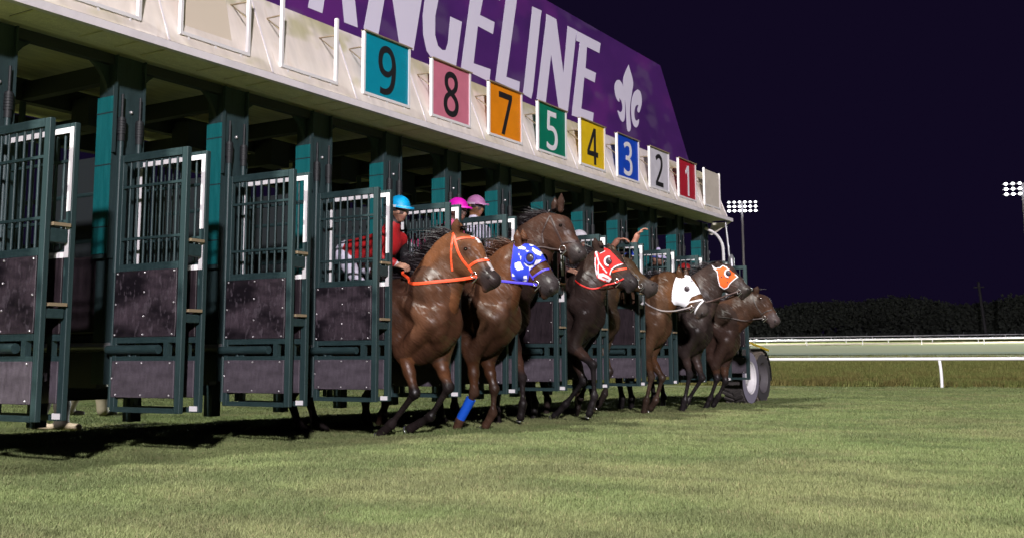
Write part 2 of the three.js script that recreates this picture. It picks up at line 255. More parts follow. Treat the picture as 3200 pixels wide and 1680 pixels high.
// purple sign board with its lettering
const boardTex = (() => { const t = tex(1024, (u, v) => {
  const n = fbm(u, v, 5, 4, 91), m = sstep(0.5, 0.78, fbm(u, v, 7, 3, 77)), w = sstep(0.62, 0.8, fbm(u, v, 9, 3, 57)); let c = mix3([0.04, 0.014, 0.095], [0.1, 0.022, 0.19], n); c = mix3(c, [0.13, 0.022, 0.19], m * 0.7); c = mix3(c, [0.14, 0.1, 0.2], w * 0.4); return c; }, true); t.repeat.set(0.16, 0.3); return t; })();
const board = part('sign_board', gate);
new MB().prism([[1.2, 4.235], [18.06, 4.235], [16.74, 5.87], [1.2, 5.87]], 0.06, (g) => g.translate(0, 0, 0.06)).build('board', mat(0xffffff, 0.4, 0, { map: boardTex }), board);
const vinyl = mat([0.68, 0.64, 0.8], 0.5);
{ const s = new THREE.Shape([[5.83,5.667],[6.496,5.672],[6.463,5.494],[6.079,5.488],[5.979,5.16],[6.33,5.161],[6.288,4.988],[5.929,4.999],[5.831,4.486],[6.229,4.503],[6.203,4.33],[5.55,4.357]].map((p) => new THREE.Vector2(...p))); new MB().add(new THREE.ExtrudeGeometry(s, { depth: 0.003, bevelEnabled: false }).translate(0, 0, 0.1202)).build('letter', vinyl, board); }
{ const s = new THREE.Shape([[6.55,5.66],[6.78,5.66],[6.98,4.75],[7.28,5.66],[7.52,5.66],[7.12,4.34],[6.88,4.34]].map((p) => new THREE.Vector2(...p))); new MB().add(new THREE.ExtrudeGeometry(s, { depth: 0.004, bevelEnabled: false }).translate(0, 0, 0.1202)).build('letter', vinyl, board); }
{ const s = new THREE.Shape([[7.766,4.34],[7.983,4.341],[8.05,4.7],[8.27,4.7],[8.33,4.338],[8.55,4.341],[8.31,5.66],[8.06,5.66]].map((p) => new THREE.Vector2(...p))); s.holes.push(new THREE.Path([[8.1,4.92],[8.24,4.92],[8.18,5.35]].map((p) => new THREE.Vector2(...p)))); new MB().add(new THREE.ExtrudeGeometry(s, { depth: 0.003, bevelEnabled: false }).translate(0, 0, 0.1202)).build('letter', vinyl, board); }
{ const s = new THREE.Shape([[8.948,5.664],[9.238,5.666],[9.436,4.902],[9.584,5.659],[9.861,5.665],[9.553,4.335],[9.281,4.363],[9.077,5.109],[8.904,4.351],[8.651,4.356],[8.937,5.574]].map((p) => new THREE.Vector2(...p))); new MB().add(new THREE.ExtrudeGeometry(s, { depth: 0.003, bevelEnabled: false }).translate(0, 0, 0.1202)).build('letter', vinyl, board); }
{ const s = new THREE.Shape([[9.773,5.166],[9.764,5.006],[9.728,4.8],[9.743,4.571],[9.813,4.395],[9.921,4.324],[10.162,4.31],[10.416,4.323],[10.549,4.955],[10.298,4.954],[10.25,4.611],[10.201,4.505],[10.127,4.487],[10.039,4.517],[9.979,4.633],[9.981,4.871],[10.041,5.088],[10.11,5.31],[10.222,5.432],[10.314,5.427],[10.349,5.26],[10.571,5.258],[10.583,5.455],[10.499,5.623],[10.267,5.624],[10.02,5.523],[9.868,5.367]].map((p) => new THREE.Vector2(...p))); new MB().add(new THREE.ExtrudeGeometry(s, { depth: 0.003, bevelEnabled: false }).translate(0, 0, 0.1202)).build('letter', vinyl, board); }
{ const s = new THREE.Shape([[10.812,5.667],[11.478,5.672],[11.445,5.494],[11.061,5.488],[10.961,5.16],[11.312,5.161],[11.27,4.988],[10.911,4.999],[10.813,4.486],[11.211,4.503],[11.185,4.33],[10.532,4.357]].map((p) => new THREE.Vector2(...p))); new MB().add(new THREE.ExtrudeGeometry(s, { depth: 0.003, bevelEnabled: false }).translate(0, 0, 0.1202)).build('letter', vinyl, board); }
{ const s = new THREE.Shape([[11.617,5.663],[11.887,5.661],[11.598,4.49],[11.946,4.501],[11.925,4.357],[11.327,4.371],[11.353,4.479]].map((p) => new THREE.Vector2(...p))); new MB().add(new THREE.ExtrudeGeometry(s, { depth: 0.003, bevelEnabled: false }).translate(0, 0, 0.1202)).build('letter', vinyl, board); }
{ const s = new THREE.Shape([[12.297,5.66],[12.557,5.672],[12.525,5.562],[12.296,4.448],[12.248,4.328],[12.023,4.352],[12.049,4.432],[12.281,5.563]].map((p) => new THREE.Vector2(...p))); new MB().add(new THREE.ExtrudeGeometry(s, { depth: 0.003, bevelEnabled: false }).translate(0, 0, 0.1202)).build('letter', vinyl, board); }
{ const s = new THREE.Shape([[12.694,5.664],[12.984,5.666],[13.182,4.902],[13.33,5.659],[13.607,5.665],[13.299,4.335],[13.027,4.363],[12.823,5.109],[12.65,4.351],[12.397,4.356],[12.683,5.574]].map((p) => new THREE.Vector2(...p))); new MB().add(new THREE.ExtrudeGeometry(s, { depth: 0.003, bevelEnabled: false }).translate(0, 0, 0.1202)).build('letter', vinyl, board); }
{ const s = new THREE.Shape([[13.607,5.66],[14.404,5.672],[14.357,5.498],[13.937,5.494],[13.882,5.147],[14.23,5.153],[14.181,4.99],[13.836,4.995],[13.726,4.488],[14.13,4.503],[14.097,4.347],[13.43,4.324],[13.449,4.432],[13.712,5.511],[13.603,5.499]].map((p) => new THREE.Vector2(...p))); new MB().add(new THREE.ExtrudeGeometry(s, { depth: 0.0046, bevelEnabled: false }).translate(0, 0, 0.1202)).build('letter', vinyl, board); }
{ const m = new MB(); for (const f of [[[15.425,5.571],[15.587,5.328],[15.547,5.145],[15.468,4.938],[15.44,4.738],[15.468,4.522],[15.395,4.44],[15.321,4.473],[15.3,4.711],[15.277,4.899],[15.223,5.108],[15.219,5.3]],[[15.062,5.232],[15.195,5.171],[15.25,5.004],[15.261,4.813],[15.241,4.631],[15.164,4.556],[15.073,4.585],[14.997,4.673],[14.993,4.715],[15.077,4.7],[15.16,4.76],[15.151,4.859],[15.056,4.93],[15.047,4.865],[14.963,4.888],[14.895,4.982],[14.887,5.103],[14.957,5.194]],[[15.758,5.224],[15.875,5.207],[15.923,5.089],[15.897,4.97],[15.812,4.845],[15.753,4.842],[15.743,4.896],[15.785,4.961],[15.679,4.926],[15.616,4.815],[15.63,4.706],[15.706,4.679],[15.787,4.722],[15.77,4.634],[15.688,4.563],[15.585,4.572],[15.513,4.669],[15.495,4.832],[15.528,5.007],[15.624,5.145]]]) { const c = new THREE.SplineCurve([...f, f[0]].map((p) => new THREE.Vector2(...p))); m.add(new THREE.ExtrudeGeometry(new THREE.Shape(c.getPoints(60)), { depth: 0.003, bevelEnabled: false }).translate(0, 0, 0.1202)); } m.build('lily_emblem', vinyl, board); }

for (let i = 0; i < 9; i++) new MB().tube([2.5 + i * 1.75, 5.6, 0.03], [2.5 + i * 1.75, 3.42, -1.4], 0.02).build('board_stay', M.greenDark, gate);
// wheels under the far end, with their mudguard
function gateWheel(x, z, r, w, y, rubber, rimMat, sideMat) {
  const g = part('wheel', gate);
  const prof = [[r * 0.56, -w / 2 + 0.02], [r * 0.8, -w / 2], [r * 0.95, -w / 2 + 0.03], [r, -w * 0.36], [r, w * 0.36], [r * 0.95, w / 2 - 0.03], [r * 0.8, w / 2], [r * 0.56, w / 2 - 0.02]].map((p) => new THREE.Vector2(...p));
  const spin = (gg) => gg.rotateX(Math.PI / 2).translate(x, y, z);
  const ty = new MB(); ty.add(spin(new THREE.LatheGeometry(prof, 40)));
  for (let i = 0; i < 26; i++) for (const s of [-1, 1]) { const b = new THREE.BoxGeometry(0.05, 0.03, w * 0.46).rotateY(s * 0.45).translate(0, r + 0.004, s * w * 0.25).rotateZ((i + (s > 0 ? 0.5 : 0)) / 26 * Math.PI * 2).translate(x, y, z); ty.add(b); }
  ty.build('tyre', rubber, g);
  const side = new MB(); side.add(new THREE.RingGeometry(r * 0.6, r * 0.93, 40).translate(x, y, z + w / 2 + 0.001)); side.build('sidewall', sideMat, g);
  const rim = new MB(); rim.add(spin(new THREE.LatheGeometry([[0.0, w * 0.32], [r * 0.2, w * 0.34], [r * 0.24, w * 0.2], [r * 0.46, w * 0.16], [r * 0.54, w * 0.4], [r * 0.6, w * 0.52]].map((p) => new THREE.Vector2(...p)), 36)));
  for (let i = 0; i < 8; i++) { const a = i / 8 * Math.PI * 2; rim.tube([x + Math.cos(a) * r * 0.33, y + Math.sin(a) * r * 0.33, z + w * 0.15], [x + Math.cos(a) * r * 0.33, y + Math.sin(a) * r * 0.33, z + w * 0.28], 0.02); }
  rim.build('rim', rimMat, g);
}
gateWheel(19.75, 0.33, 0.52, 0.42, 0.40, M.rubber, M.white, mat([0.26, 0.24, 0.32], 0.6)); gateWheel(21.35, 0.02, 0.52, 0.46, 0.37, mat(0xffffff, 0.9, 0, { map: grimeTex(83, [0.1, 0.085, 0.07], [0.2, 0.165, 0.13], 0.3) }), mat([0.1, 0.09, 0.1], 0.7), mat([0.06, 0.055, 0.06], 0.8));
{
  const pts = []; for (let i = 0; i <= 12; i++) { const a = mix(-0.12, Math.PI * 0.55, i / 12); pts.push([0.6 * Math.cos(a), 0.6 * Math.sin(a)]); } for (let i = 12; i >= 0; i--) { const a = mix(-0.12, Math.PI * 0.55, i / 12); pts.push([0.57 * Math.cos(a), 0.57 * Math.sin(a)]); }
  new MB().prism(pts, 0.5, (g) => g.translate(21.5, 0.37, -0.3)).box(19.2, 21.5, 0.94, 0.97, -0.3, 0.2).build('mudguard', mat([0.012, 0.012, 0.014], 0.35), gate);
  new MB().bar([20.4, 1.12, 0.21], [21.9, 0.93, 0.21], 0.02, 0.04).build('yellow_strip', mat([0.7, 0.5, 0.03], 0.5), gate);
  new MB().box(18.9, 21.6, 0.34, 0.5, -0.75, -0.6).box(2.4, 19.0, 0.36, 0.5, -2.95, -2.82).build('chassis_beam', M.greenDark, gate);
}
// ---------------------------------------------------------------- number signs in their frames
const font = await new FontLoader().loadAsync('fonts/droid/droid_sans_regular.typeface.json');
function shapesToGeo(ch, w, h, depth) {                    // one numeral fitted to w x h metres
  const g = new THREE.ExtrudeGeometry(font.generateShapes(ch, 1), { depth, bevelEnabled: true, bevelThickness: 0.0008, bevelSize: 0.013, bevelSegments: 1, curveSegments: 8 });
  g.computeBoundingBox(); const b = g.boundingBox; g.translate(-(b.min.x + b.max.x) / 2, -(b.min.y + b.max.y) / 2, 0).scale(w / (b.max.x - b.min.x), h / (b.max.y - b.min.y), 1); return g;
}
const SIGN = [
  [4, '9', [0.0, 0.25, 0.36], 'black', 'turquoise sign with black 9 in white frame on gate fascia'], [5, '8', [0.58, 0.17, 0.25], 'black', 'pink sign with black 8 in white frame on gate fascia'],
  [6, '7', [0.76, 0.24, 0.005], 'black', 'orange sign with black 7 in white frame on gate fascia'], [7, '5', [0.0, 0.17, 0.1], 'white', 'green sign with white 5 in white frame on gate fascia'],
  [8, '4', [0.74, 0.5, 0.01], 'black', 'yellow sign with black 4 in white frame on gate fascia'], [9, '3', [0.005, 0.06, 0.5], 'white', 'blue sign with white 3 in white frame on gate fascia'],
  [10, '2', [0.6, 0.58, 0.66], 'black', 'white sign with black 2 in white frame on gate fascia'], [11, '1', [0.42, 0.012, 0.03], 'white', 'red sign with white 1 in white frame on gate fascia'],
  [12, '', [0.6, 0.54, 0.48], '', 'blank cream sign at the right-hand end of gate fascia'],
  [1, null, 0, '', 'empty white sign frame cut off by the top edge, first on the fascia'], [2, 'p', 0, '', 'empty white sign frame with loose cream board leaning inside it'], [3, null, 0, '', 'empty white sign frame beside the turquoise 9 sign'],
];
const ink = { black: mat([0.012, 0.011, 0.014], 0.55), white: mat([0.72, 0.7, 0.76], 0.55) };
for (const [k, ch, col, inkName, label] of SIGN) {
  const x0 = postX(k) - PITCH + 0.13 - 0.005, x1 = x0 + 0.8, xm = (x0 + x1) / 2, y0 = 3.51, y1 = 4.175, z = 0.43;
  const o = thing('number_sign', label, 'sign', [xm, y0, z], 'number signs on the starting gate'); o.userData.base = [xm, y0, z];
  const fr = new MB(); fr.box(x0, x0 + 0.028, y0, y1 + 0.02, z - 0.02, z + 0.015).box(x1 - 0.028, x1, y0, y1 + 0.02, z - 0.02, z + 0.015).box(x0 + 0.028, x1 - 0.028, y0, y0 + 0.03, z - 0.02, z + 0.015);
  for (const xx of [x0 + 0.1, xm, x1 - 0.1]) fr.box(xx - 0.01, xx + 0.01, 3.42, y0, z - 0.01, z + 0.008);
  fr.build('sign_frame', M.white, o);
  for (const s of [0, 1]) { const br = new MB(); const xx = s ? x1 - 0.02 : x0 + 0.02; br.tube([xx, 4.02, z - 0.01], [xx + (s ? -0.02 : 0.0), 4.02, 0.22], 0.008, 0.008, 6).tube([xx, 3.86, z - 0.01], [xx, 4.02, 0.22], 0.006, 0.006, 6); br.build('stay_rod', M.brass, o); }
  if (ch === null) continue;
  if (ch === 'p') { new MB().prism([[x0 + 0.04, y0 + 0.02], [x1 - 0.14, y0 + 0.0], [x1 - 0.3, y1], [x0 + 0.05, y1]], 0.012, (g) => g.translate(0, 0, z - 0.06)).build('loose_board', mat([0.66, 0.57, 0.47], 0.7), o); continue; }
  const pm = mat(0xffffff, 0.5, 0, { map: tex(128, (u, v) => { const n = 0.86 + 0.24 * fbm(u, v, 6, 4, 7 + k); return col.map((c) => c * n); }, true) });
  new MB().box(x0 + 0.027, x1 - 0.027, y0 + 0.025, y1 + 0.005, z - 0.012, z).build('sign_panel', pm, o);
  if (ch) new MB().box(x0 + 0.0, x1 + 0.012, y1 + 0.006, y1 + 0.02, z - 0.03, z + 0.03).build('top_flap', M.brass, o);
  if (ch) { const w = { 1: 0.17, 4: 0.34, 7: 0.31 }[ch] ?? 0.3, g = shapesToGeo(ch, w, 0.535, 0.004); g.translate(xm - 0.0, (y0 + y1) / 2, z + 0.002); new MB().add(g).build('numeral', ink[inkName], o); }
}

// ---------------------------------------------------------------- rails, fences, trees and lights beyond the turf
const railMat = mat([0.8, 0.78, 0.84], 0.4);
function runningRail(name, label, x, z0, z1, h, r, step, zp, goose) {
  const o = thing(name, label, 'rail', [x, ground(x), (z0 + z1) / 2]); o.userData.base = [x, ground(x), (z0 + z1) / 2];
  const y = ground(x) + h; new MB().tube([x, y, z0], [x, y, z1], r, r, 10).build('rail_tube', railMat, o);
  for (let z = zp + Math.ceil((z0 - zp) / step) * step; z < z1; z += step) {
    const m = new MB(); if (goose) m.path([[x - 0.02, ground(x) - 0.05, z], [x - 0.02, ground(x) + h * 0.45, z], [x + 0.0, ground(x) + h * 0.78, z - 0.02], [x + 0.02, y, z - 0.05]].map(([a, b, c]) => [a, b, c]), 0.05, 16, 8); else m.tube([x, ground(x) - 0.05, z], [x, y, z], r * 0.7);
    m.build('rail_post', railMat, o);
  }
}
runningRail('running_rail', 'white inside rail on a curved post between turf and rough verge', 37.2, -60, 40, 0.97, 0.055, 7.2, 1.03, true);
runningRail('running_rail', 'lower white rail with short posts along the infield before the dirt track', 105, -150, 90, 0.5, 0.055, 5.4, -12, false);
runningRail('running_rail', 'upper thicker white rail on the far side of the dirt track', 122, -170, 90, 0.4, 0.075, 4.6, -14, false);
runningRail('running_rail', 'thin dull rail far off in front of the mesh fence', 140, -190, 90, 0.55, 0.06, 5.2, -14, false);
{
  const fx = 150, o = thing('mesh_fence', 'dark mesh fence with thin posts running below the trees', 'fence', [fx, ground(fx), -50]); o.userData.base = [fx, ground(fx), -50];
  const fm = mat([0.05, 0.06, 0.06], 0.8), pm = mat([0.16, 0.17, 0.18], 0.6, 0.3), y = ground(fx);
  for (let z = -170; z <= 70; z += 6.2) { new MB().tube([fx, y - 0.1, z], [fx, y + 0.9, z], 0.045, 0.045, 6).build('fence_post', pm, o); }
  const w = new MB(); for (let i = 0; i < 6; i++) w.box(fx - 0.008, fx + 0.008, y + 0.1 + i * 0.15, y + 0.116 + i * 0.15, -170, 70); for (let z = -170; z < 70; z += 0.3) w.box(fx - 0.006, fx + 0.006, y + 0.05, y + 0.88, z, z + 0.016);
  const wm = w.build('wire_mesh', fm, o); wm.userData.kind = 'stuff';
}
{ // far wood: reads as one dark mass
  const r = RND(77), leaf = new MB(); for (let i = 0; i < 12; i++) { const g = new THREE.CircleGeometry(0.1 + 0.1 * r(), 5); g.rotateX((r() - 0.5) * 2.6).rotateY(r() * 6.3).translate((r() - 0.5) * 0.9, (r() - 0.5) * 0.8, (r() - 0.5) * 0.9); leaf.add(g); }
  const n = 30000, im = new THREE.InstancedMesh(leaf.geo(), new THREE.MeshStandardMaterial({ color: 0xffffff, roughness: 0.9, side: THREE.DoubleSide }), n), q = new THREE.Object3D(), c = new THREE.Color();
  for (let i = 0; i < n; i++) {
    const z = mix(-175, 70, r()), top = 5.0 + 1.5 * fbm(z / 256 + 2, 0.3, 20, 3, 6) + 0.8 * Math.sin(z * 0.31) * Math.sin(z * 0.117) - 0.8, d = Math.pow(r(), 1.6), h = top * Math.sqrt(r());
    q.position.set(156 + d * 7 - (h / top) * 1.5, ground(156) + h - 0.2, z); q.rotation.set(r() * 6, r() * 6, r() * 6); q.scale.setScalar(0.7 + 0.9 * r()); q.updateMatrix(); im.setMatrixAt(i, q.matrix);
    const t = 0.6 + 0.9 * fbm(z / 64 + 3, h / 12 + 0.2, 14, 3, 12); c.setRGB(0.042 * t, 0.048 * t, 0.042 * t); im.setColorAt(i, c);
  }
  im.name = 'distant_wood'; im.userData = { kind: 'stuff', label: 'dark wood of dense low trees behind the far track', category: 'trees' }; lit(im); scene.add(im);
}
{
  const x = 152, z = -12.5, o = thing('utility_pole', 'thin dim pole in front of the dark wood', 'pole', [x, ground(x), z]); o.userData.base = [x, ground(x), z];
  new MB().tube([x, ground(x), z], [x - 0.6, ground(x) + 7.4, z - 0.5], 0.2, 0.17, 8).build('pole', mat([0.05, 0.047, 0.055], 0.8), o); new MB().box(x - 0.8, x - 0.5, ground(x) + 6.6, ground(x) + 6.75, z - 1.1, z + 0.2).build('crossarm', mat([0.04, 0.04, 0.04], 0.8), o);
}
// floodlight towers: mast, lamp frame, three rows of lamps
function tower(label, x, z, yb, yt, aim, cols, cd, sc = 1, tilt = 0) {
  const o = thing('floodlight_tower', label, 'floodlight', [x, yb, z], 'floodlight towers round the track'); o.userData.base = [x, yb, z];
  const pm = mat([0.24, 0.22, 0.25], 0.6, 0.3);
  new MB().tube([x, yb - 0.5, z], [x, yt + 0.6 * sc, z], 0.22 * sc, 0.17 * sc, 10).build('mast', pm, o);
  const dir = V(aim[0] - x, 0, aim[1] - z).normalize(), rt = V(-dir.z, 0, dir.x), fr = new MB(), W = 0.72 * cols / 2 * sc;
  for (let j = 0; j < 3; j++) { const y = yt + (j - 1) * 0.6 * sc, c = V(x, y, z).addScaledVector(dir, 0.3); fr.bar(c.clone().addScaledVector(rt, -W).toArray(), c.clone().addScaledVector(rt, W).toArray(), 0.09 * sc); }
  fr.build('lamp_frame', pm, o);
  const r = RND(Math.round(x * 7 + 5));
  for (let j = 0; j < 3; j++) for (let i = 0; i < cols; i++) {
    const c = V(x, yt + (j - 1) * 0.6 * sc, z).addScaledVector(dir, 0.55 * sc).addScaledVector(rt, (i - (cols - 1) / 2) * 0.72 * sc), b = 7 * (j === 2 ? 0.25 + 0.7 * r() : 0.8 + 0.6 * r()), g = r();
    const lm = new THREE.MeshStandardMaterial({ color: 0x222222, emissive: lin(0.95, 1, 0.95 + 0.1 * g), emissiveIntensity: b });
    const sp = new THREE.SphereGeometry(0.2 * sc, 12, 8); sp.scale(1, 0.85, 1); new MB().add(sp.translate(...c.toArray())).build('lamp', lm, o);
  }
  if (cd) { const s = V(x, yt, z).addScaledVector(dir, 1.5 * sc); flood(s.x, s.y, s.z, aim[0], 0, aim[1], cd, new THREE.Color(0.95, 1, 0.95), 1.2, 0.75); }
}
tower('floodlight tower with 18 lit lamps rising beside the end of the gate', 140, -41.1, ground(140), 21.3, [85, -15], 6, 17000);
tower('floodlight tower with lit lamps cut off by the right edge', 132, -5.1, ground(132), 19.6, [85, 5], 6, 17000);
tower('small far floodlight bank seen through the bars of a gate door', 200, -232.4, 6, 36.0, [60, -60], 4, 0, 1.0);

// the banks that do most of the lighting stand out of frame; each has its mast and lamps behind its light
for (const [f, tx, tz, label] of [[KEY, 13, 0, 'floodlight tower out of frame behind the photographer, lighting the gate front'], [SIDE, 16, 2, 'floodlight tower out of frame beyond the near end of the gate'], [{ x: 62, y: 36, z: 44 }, 82, -14, 'added floodlight tower out of frame to brighten the infield']]) {
  const d = V(tx - f.x, 0, tz - f.z).normalize(); tower(label, f.x - d.x * 1.7, f.z - d.z * 1.7, ground(f.x), f.y, [tx, tz], 6, 0);
}
// ---------------------------------------------------------------- bodies: tapered capsules joined by a smooth minimum, meshed with surface nets
class Field {
  constructor(k) { this.k = k; this.p = []; }
  cap(a, b, ra, rb = ra, tag = '', sx = 1) { this.p.push({ a, d: [b[0] - a[0], b[1] - a[1], b[2] - a[2]], b, ra, rb, tag, sx, l2: Math.max(1e-9, ((b[0] - a[0]) / sx) ** 2 + (b[1] - a[1]) ** 2 + (b[2] - a[2]) ** 2) }); return this; }
  dist(q, x, y, z) {
    const px = (x - q.a[0]) / q.sx, py = y - q.a[1], pz = z - q.a[2], dx = q.d[0] / q.sx, t = clamp((px * dx + py * q.d[1] + pz * q.d[2]) / q.l2), ex = px - t * dx, ey = py - t * q.d[1], ez = pz - t * q.d[2];
    return Math.sqrt(ex * ex + ey * ey + ez * ez) - (q.ra + (q.rb - q.ra) * t);
  }
  at(x, y, z) { let s = 0; for (const q of this.p) s += Math.exp(-Math.min(60, this.dist(q, x, y, z) / this.k)); return -this.k * Math.log(s + 1e-26); }
  tag(x, y, z) { let m = 1e9, r = null; for (const q of this.p) { const d = this.dist(q, x, y, z); if (d < m) { m = d; r = q; } } return r; }
  mesh(h, iso = 0, keep = null) {
    let lo = [1e9, 1e9, 1e9], hi = [-1e9, -1e9, -1e9]; const pad = 3 * h + iso + 2 * this.k;
    for (const q of this.p) { const r = Math.max(q.ra, q.rb); for (let i = 0; i < 3; i++) { const e = r * (i ? 1 : q.sx) + pad; lo[i] = Math.min(lo[i], q.a[i] - e, q.b[i] - e); hi[i] = Math.max(hi[i], q.a[i] + e, q.b[i] + e); } }
    if (keep) for (let i = 0; i < 3; i++) { lo[i] = Math.max(lo[i], keep[0][i]); hi[i] = Math.min(hi[i], keep[1][i]); }
    const n = [0, 1, 2].map((i) => Math.ceil((hi[i] - lo[i]) / h) + 1), S = new Float32Array(n[0] * n[1] * n[2]), nx = n[0], nxy = n[0] * n[1], k = this.k, cut = 7 * k + iso;
    for (const q of this.p) {
      const r = Math.max(q.ra, q.rb) + cut, A = [], B = [];
      for (let i = 0; i < 3; i++) { const e = i ? r : r * Math.max(1, q.sx); A[i] = Math.max(0, Math.floor((Math.min(q.a[i], q.b[i]) - e - lo[i]) / h)); B[i] = Math.min(n[i] - 1, Math.ceil((Math.max(q.a[i], q.b[i]) + e - lo[i]) / h)); }
      for (let z = A[2]; z <= B[2]; z++) for (let y = A[1]; y <= B[1]; y++) for (let x = A[0]; x <= B[0]; x++) { const d = this.dist(q, lo[0] + x * h, lo[1] + y * h, lo[2] + z * h); if (d < cut) S[x + y * nx + z * nxy] += Math.exp(-Math.max(-60, Math.min(60, d / k))); }
    }
    const T = Math.exp(-iso / k);                          // inside where the sum is above T
    const F = S; for (let i = 0; i < F.length; i++) F[i] = iso + k * -Math.log(F[i] + 1e-20) - 2 * iso;
    const map = new Int32Array(F.length).fill(-1), pos = [], idx = [], off = [0, 1, nx, nx + 1, nxy, nxy + 1, nxy + nx, nxy + nx + 1], E = [[0, 1], [2, 3], [4, 5], [6, 7], [0, 2], [1, 3], [4, 6], [5, 7], [0, 4], [1, 5], [2, 6], [3, 7]];
    for (let z = 0; z < n[2] - 1; z++) for (let y = 0; y < n[1] - 1; y++) for (let x = 0; x < n[0] - 1; x++) {
      const o = x + y * nx + z * nxy; let m = 0; for (let i = 0; i < 8; i++) if (F[o + off[i]] < 0) m |= 1 << i;
      if (m === 0 || m === 255) continue;
      let c = 0, sx = 0, sy = 0, sz = 0;
      for (const [a, b] of E) { const ia = m >> a & 1, ib = m >> b & 1; if (ia === ib) continue; const fa = F[o + off[a]], fb = F[o + off[b]], t = clamp(fa / (fa - fb)); c++; sx += (a & 1) + t * ((b & 1) - (a & 1)); sy += (a >> 1 & 1) + t * ((b >> 1 & 1) - (a >> 1 & 1)); sz += (a >> 2) + t * ((b >> 2) - (a >> 2)); }
      map[o] = pos.length / 3; pos.push(lo[0] + (x + sx / c) * h, lo[1] + (y + sy / c) * h, lo[2] + (z + sz / c) * h);
    }
    const quad = (a, b, c, d, f) => { if (a < 0 || b < 0 || c < 0 || d < 0) return; f ? idx.push(a, b, c, a, c, d) : idx.push(a, c, b, a, d, c); };
    for (let z = 1; z < n[2] - 1; z++) for (let y = 1; y < n[1] - 1; y++) for (let x = 1; x < n[0] - 1; x++) {
      const o = x + y * nx + z * nxy, s = F[o] < 0;
      if (s !== F[o + 1] < 0) quad(map[o - nx - nxy], map[o - nxy], map[o], map[o - nx], s);
      if (s !== F[o + nx] < 0) quad(map[o - 1 - nxy], map[o - 1], map[o], map[o - nxy], s);
      if (s !== F[o + nxy] < 0) quad(map[o - 1 - nx], map[o - nx], map[o], map[o - 1], s);
    }
    const g = new THREE.BufferGeometry(); g.setAttribute('position', new THREE.Float32BufferAttribute(pos, 3)); g.setIndex(idx); g.computeVertexNormals();
    return g;
  }
  skin(x, y, z, dir = [1, 0, 0], far = 0.45, iso = 0) { // first point of the surface met from the side
    for (let t = 0; t < far * 2; t += 0.004) { const X = x + dir[0] * (t - far), Y = y + dir[1] * (t - far), Z = z + dir[2] * (t - far); if (this.at(X, Y, Z) < iso) return [X, Y, Z]; }
    return null;
  }
  normal(x, y, z) { const e = 0.004; return V(this.at(x + e, y, z) - this.at(x - e, y, z), this.at(x, y + e, z) - this.at(x, y - e, z), this.at(x, y, z + e) - this.at(x, y, z - e)).normalize(); }
}
function paint(g, fn, uvs = 1) {                           // colour and planar uv (metres) per vertex
  const p = g.attributes.position, n = g.attributes.normal, c = new Float32Array(p.count * 3), uv = new Float32Array(p.count * 2);
  for (let i = 0; i < p.count; i++) { const r = fn(p.getX(i), p.getY(i), p.getZ(i), n.getX(i), n.getY(i), n.getZ(i)); c.set(r, i * 3); uv[i * 2] = p.getZ(i) * uvs + p.getX(i) * 0.37; uv[i * 2 + 1] = p.getY(i) * uvs + p.getX(i) * 0.21; }
  g.setAttribute('color', new THREE.BufferAttribute(c, 3)); g.setAttribute('uv', new THREE.BufferAttribute(uv, 2)); return g;
}
function ribbon(pts, nrm, w, th) {                         // flat strap through points, lying on a surface with the given normals
  const c = new THREE.CatmullRomCurve3(pts), n = Math.max(8, pts.length * 2), pos = [], idx = [];
  for (let i = 0; i <= n; i++) {
    const t = i / n, p = c.getPoint(t), T = c.getTangent(t), f = t * (pts.length - 1), a = Math.min(pts.length - 2, Math.floor(f)), N = nrm[a].clone().lerp(nrm[a + 1], f - a).normalize(), B = T.clone().cross(N).normalize();
    for (const [s, u] of [[-1, 0], [-1, 1], [1, 1], [1, 0]]) { const q = p.clone().addScaledVector(B, s * w / 2).addScaledVector(N, u * th); pos.push(q.x, q.y, q.z); }
    if (i < n) for (let k = 0; k < 4; k++) { const a0 = i * 4 + k, a1 = i * 4 + (k + 1) % 4; idx.push(a0, a1, a0 + 4, a1, a1 + 4, a0 + 4); }
  }
  const g = new THREE.BufferGeometry(); g.setAttribute('position', new THREE.Float32BufferAttribute(pos, 3)); g.setIndex(idx); g.computeVertexNormals(); g.setAttribute('uv', new THREE.Float32BufferAttribute(new Float32Array(pos.length / 3 * 2), 2)); return g;
}
const inPoly = (P, y, z) => { let r = false; for (let i = 0, j = P.length - 1; i < P.length; j = i++) if (P[i][0] > y !== P[j][0] > y && z < (P[j][1] - P[i][1]) * (y - P[i][0]) / (P[j][0] - P[i][0]) + P[i][1]) r = !r; return r; };
const edgeDist = (P, y, z) => { let m = 9; for (let i = 0; i < P.length; i++) { const a = P[i], b = P[(i + 1) % P.length], dy = b[0] - a[0], dz = b[1] - a[1], t = clamp(((y - a[0]) * dy + (z - a[1]) * dz) / (dy * dy + dz * dz + 1e-12)); m = Math.min(m, Math.hypot(y - a[0] - t * dy, z - a[1] - t * dz)); } return m; };
